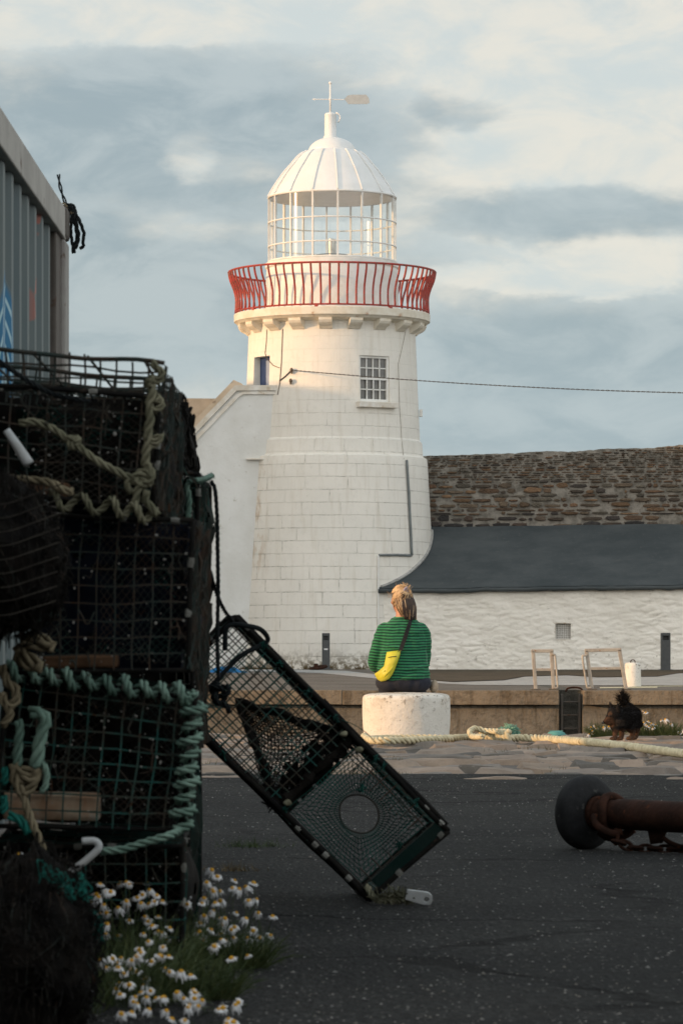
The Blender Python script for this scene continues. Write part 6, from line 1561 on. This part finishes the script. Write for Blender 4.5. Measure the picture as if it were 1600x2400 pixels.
# ------------------------------------------------------------------ the dog
def dog():
    Yd = 26.0; s = Yd / F
    base = V(((1462 - CX) / F * Yd, Yd, 0)); t = thing('dog', 'small black and tan dog with raised bushy tail standing on the quay', 'dog', base)
    # heading: nose towards the left and the camera
    hd = V((-.80, -.60, 0)).normalized(); sd = V((-hd.y, hd.x, 0))
    def D(px, py, k=0.0): return P(px, py, Yd) + V((0, k, 0))
    b = MB()
    chest = D(1447, 1688, -.05); rump = D(1485, 1679, .09); mid = D(1467, 1682, .02)
    def body(g=0):
        pts = spline([D(1440, 1689, -.08), chest, mid, rump, D(1496, 1678, .12)], 5); n = len(pts); rr = []
        prof = [.040, .074, .074, .071, .042]
        for i in range(n):
            k = min(3, i // 5); u = (i % 5) / 5 if i < n - 1 else 1; rr.append(prof[k] * (1 - u) + prof[min(4, k + 1)] * u + g)
        b.tube(pts, rr, 16); b.ell(D(1485, 1680, .09), (.050, .066, .069)); b.ell(D(1447, 1688, -.05), (.056, .064, .074))
    body()
    # neck and head turned to the left
    b.tube(spline([D(1448, 1682, -.04), D(1444, 1680, -.07), D(1440, 1678, -.09)], 4), [.080, .078, .076, .074, .070, .068, .066, .064, .062], 14)
    hdC = D(1436, 1675, -.10); b.ell(hdC, (.054, .052, .056)); b.ell(D(1434, 1666, -.10), (.040, .042, .030)); b.ell(D(1440, 1686, -.10), (.050, .045, .045))
    b.tube([D(1430, 1678, -.105), D(1422, 1686, -.11), D(1416, 1690, -.113), D(1412, 1692.5, -.115), D(1410.5, 1694, -.115)], [.040, .027, .019, .014, .009], 12)
    b.tube([D(1432, 1688, -.10), D(1424, 1694, -.108), D(1417, 1697, -.112)], [.032, .020, .010], 10)
    for (x0, y0), (x1, y1), (x2, y2), k in (((1426, 1664), (1434, 1661), (1425.5, 1645.5), -.08), ((1440, 1661), (1449, 1667), (1442.5, 1649), -.13)):
        a, c, e = D(x0, y0 + 1, k), D(x1, y1 + 1, k), D(x2, y2 - 2.5, k)
        b.tube([(a + c) / 2 + V((0, 0, -.012)), ((a + c) / 2).lerp(e, .5), e], [.023, .016, .004], 10, flat=.6)
    # legs: fore legs nearly straight with a wrist, hind legs with stifle and hock
    def leg(pts, rad): b.tube(spline([p for p in pts], 4), [rad[min(len(rad) - 1, i // 4)] * (1 - (i % 4) / 4) + rad[min(len(rad) - 1, i // 4 + 1)] * ((i % 4) / 4) for i in range((len(pts) - 1) * 4 + 1)], 10)
    def foot(px, py, k): q = D(px, py, k); q.z = .016; return q
    for px, top, k in ((1438, 1697, -.10), (1455, 1698, -.03)):
        f = foot(px, 1735, k); leg([D(px + 2, top, k + .02), D(px + 1, 1710, k + .005), V((f.x + .002, f.y + .004, .075)), V((f.x, f.y, .035)), f], [.045, .030, .021, .018, .017]); b.ell(f + V((-.016, -.012, 0)), (.028, .022, .016))
    for px, top, k in ((1481, 1694, .05), (1493, 1692, .14)):
        f = foot(px - 1, 1735, k); leg([D(px + 1, top, k), D(px - 4, 1706, k - .02), V((f.x + .018, f.y + .014, .085)), V((f.x + .008, f.y + .006, .045)), f], [.058, .042, .022, .018, .017]); b.ell(f + V((-.015, -.011, 0)), (.027, .021, .016))
    for i, p in enumerate(b.v):
        if p.z < .001: b.v[i] = V((p.x, p.y, .001))
    tb = spline([D(1478, 1660, .09), D(1466, 1650, .07), D(1460, 1640, .06), D(1459, 1628, .05)], 5)
    b.tube(tb, [.030 - .0008 * i for i in range(len(tb))], 10)
    ob = fuse(b, 'body', M['fur'], t, .0055, 3)
    nose = D(1410.5, 1693.5, -.116)
    def paint(p):                                         # coat pattern by place on the animal
        w = p + base; blk = V((.0075, .006, .0055)); tan = V((.088, .046, .026)); lt = V((.14, .085, .052))
        n = noise.noise(w * 22) * .03; c = blk
        if w.z + n * .6 < .088: c = blk.lerp(tan, min(1, (.098 - w.z - n * .6) / .03))
        if w.z + n < .03: c = tan.lerp(lt, .4)
        d = (w - D(1421, 1692, -.11)).length + n * .3
        if d < .060 and w.z < D(0, 1679).z: c = blk.lerp(tan, min(1, (.062 - d) / .02) * .7)
        if (w - D(1424, 1672, -.14)).length < .020: c = blk.lerp(tan, .6)
        if (w - nose).length < .016: c = V((.004, .004, .004))
        if abs(w.x - D(1450, 0).x) < .035 and .11 < w.z < .16 and w.y < Yd: c = c.lerp(V((.10, .075, .06)), .5)
        return c
    def colour(me, loc=None):
        at = me.color_attributes.new('tint', 'FLOAT_COLOR', 'POINT'); dat = []
        for v in me.vertices: c = paint(v.co); dat += [c.x, c.y, c.z, 1]
        at.data.foreach_set('color', dat)
    colour(ob.data)
    fur = MB(); me = ob.data; me.calc_loop_triangles(); tris = me.loop_triangles; areas = [x.area for x in tris]
    pick = rnd.choices(range(len(tris)), areas, k=9000)
    fl = V((.75, .5, -.45)).normalized()
    for i in pick:
        tr = tris[i]; a, c, e = [me.vertices[k] for k in tr.vertices]; u, v = rnd.random(), rnd.random()
        if u + v > 1: u, v = 1 - u, 1 - v
        p = a.co + (c.co - a.co) * u + (e.co - a.co) * v; n = tr.normal; w = p + base
        if (w - nose).length < .05: ln = .004
        elif (w - hdC).length < .062: ln = .009
        elif w.z < .10: ln = .006
        else: ln = rnd.uniform(.010, .024) * (.6 if w.z < .15 else 1)
        tail = (w - V(tb[-1])).length < .075 or (w - V(tb[-6])).length < .05
        if tail: ln = rnd.uniform(.03, .068); d = (n * 1.0 + V((0, 0, .35)) + V((rnd.gauss(0, .25), rnd.gauss(0, .25), rnd.gauss(0, .25)))).normalized()
        else: d = (n * .55 + fl * .7 + V((rnd.gauss(0, .18), rnd.gauss(0, .18), rnd.gauss(0, .18)))).normalized()
        s = d.cross(V((0, 1, .3))).normalized() * (.0016 if not tail else .0018); q = p + d * ln
        if (q + base).z < .002: continue
        fur.add([base + p - s, base + p + s, base + q], [(0, 1, 2)])
    fo = fur.build('coat', M['fur'], t, fix=False); colour(fo.data)
    e = MB(); e.ell(D(1424.5, 1677.5, -.142), (.006, .006, .006)); e.build('eye', M['eye'], t, smooth=True)
    e = MB(); e.ell(nose + V((-.004, 0, 0)), (.011, .011, .009)); e.build('nose', M['black_plastic'], t, smooth=True)
dog()
# ------------------------------------------------------------------ sky, sun, camera
SUN_EL, SUN_PHI = R(8.5), R(20.0)
sv = V((-math.cos(SUN_PHI) * math.cos(SUN_EL), -math.sin(SUN_PHI) * math.cos(SUN_EL), math.sin(SUN_EL)))
ld = bpy.data.lights.new('sun', 'SUN'); ld.energy = 2.45; ld.angle = R(.6); ld.color = (1.0, .60, .30)
lo = bpy.data.objects.new('sun', ld); col.objects.link(lo); lo.rotation_euler = sv.to_track_quat('Z', 'Y').to_euler(); lo.location = (-20, 0, 20)
def world():
    w = bpy.data.worlds.new('World'); scene.world = w; w.use_nodes = True; S.nt = w.node_tree
    for n in list(S.nt.nodes): S.nt.nodes.remove(n)
    sky = nd('ShaderNodeTexSky', sky_type='NISHITA'); sky.sun_disc = False; sky.sun_elevation = SUN_EL; sky.sun_rotation = R(250); sky.air_density = 1.0; sky.dust_density = 1.5
    skc = S(sky.outputs[0]); d = coord('Generated'); x, y, z = sep(d)
    az = mth('ARCTAN2', x, y); el = mth('ARCSINE', z)
    # cloud deck laid out by compass bearing and elevation
    nv = comb(az * 11.0, el * 24.0, mth('ABSOLUTE', y) * .5)
    w1 = tex(nv, 1.0, 7, .58, .25); w2 = tex(vadd(nv, (7.3, 2.1, 4.0)), 2.6, 7, .6, .4); w3 = tex(vadd(nv, (1.3, 9.1, 4.0)), 9.0, 6, .6, .3)
    wx = (tex(vadd(nv, (3, 5, 0)), 2.2, 5, .6) - .5) * 230.0; wy = (tex(vadd(nv, (9, 1, 2)), 2.2, 5, .6) - .5) * 130.0
    px = az * F + CX + wx; py = YH - el * F + wy
    def blob(cx, cy, rx, ry, amp):
        u = (px - cx) / rx; v = (py - cy) / ry; return sstep(1.25, .35, mth('SQRT', u * u + v * v)) * amp
    D = None
    for bl in ((330, 330, 800, 240, 1.05), (330, 640, 800, 330, .95), (1350, 900, 900, 250, 1.15), (1330, 515, 520, 70, .85), (1075, 265, 170, 75, .75), (880, 420, 260, 130, .5), (750, 800, 700, 250, .5)):
        q = blob(*bl); D = q if D is None else mth('MAXIMUM', D, q)
    for bl in ((1330, 655, 380, 36, .9), (1330, 395, 420, 55, .7), (1130, 330, 160, 40, .5), (455, 368, 70, 70, .55), (400, 535, 150, 60, .55), (250, 470, 160, 40, .25), (640, 560, 160, 60, .3), (90, 60, 520, 60, .9), (1450, 210, 420, 130, .6), (600, 60, 700, 60, .5), (560, 395, 160, 40, .4)):
        D = D - blob(*bl)
    D = D + (w1 - .5) * .75 + (w2 - .5) * .85 + (w3 - .5) * .42
    f = sstep(-.05, 1.0, D + .08)
    lite = mix(sstep(.35, .65, w2), (.605, .585, .528), (.48, .523, .523))
    dark = mix(sstep(.34, .68, w2), (.258, .318, .350), (.362, .412, .430))
    c = mix(f, lite, dark)
    low = sstep(.11, .055, el); c = mix(low * .35, c, (.30, .385, .44))
    # brighter, warmer cloud towards the sun and behind the viewer
    back = sstep(.3, -.8, y); c = mix(back * .9, c, (1.30, 1.29, 1.26)); top = sstep(.2, .9, z); c = mix(top * .8, c, (.42, .48, .54))
    sunw = sstep(.5, 1.0, x * sv.x + y * sv.y); c = mix(sunw * .6, c, (1.35, 1.05, .75))
    n = nd('ShaderNodeMix', data_type='RGBA', blend_type='MIX'); put(n, 0, .88); put(n, 6, skc); 
    g = nd('ShaderNodeMix', data_type='RGBA', blend_type='MULTIPLY'); put(g, 0, 1.0); put(g, 6, c); put(g, 7, (10, 10, 10)); S.nt.links.new(g.outputs[2], n.inputs[7])
    bg = nd('ShaderNodeBackground'); S.nt.links.new(n.outputs[2], bg.inputs[0]); bg.inputs[1].default_value = .1
    o = nd('ShaderNodeOutputWorld'); S.nt.links.new(bg.outputs[0], o.inputs[0])
world()
cd = bpy.data.cameras.new('camera'); cam = bpy.data.objects.new('camera', cd); col.objects.link(cam); scene.camera = cam
cam.location = (0, 0, H); cam.rotation_euler = (R(90), 0, 0)
cd.sensor_fit = 'HORIZONTAL'; cd.sensor_width = 36; cd.lens = F / 1600 * 36; cd.shift_y = (YH - 1200) / 1600
cd.clip_start = .5; cd.clip_end = 9000
cd.dof.use_dof = True; cd.dof.focus_distance = 27.6; cd.dof.aperture_fstop = 25
scene.view_settings.view_transform = 'Standard'; scene.view_settings.look = 'None'; scene.view_settings.exposure = 0.5; scene.view_settings.gamma = 1
scene.cycles.use_denoising = True; scene.cycles.max_bounces = 6; scene.cycles.transparent_max_bounces = 16
scene.cycles.sample_clamp_indirect = 6
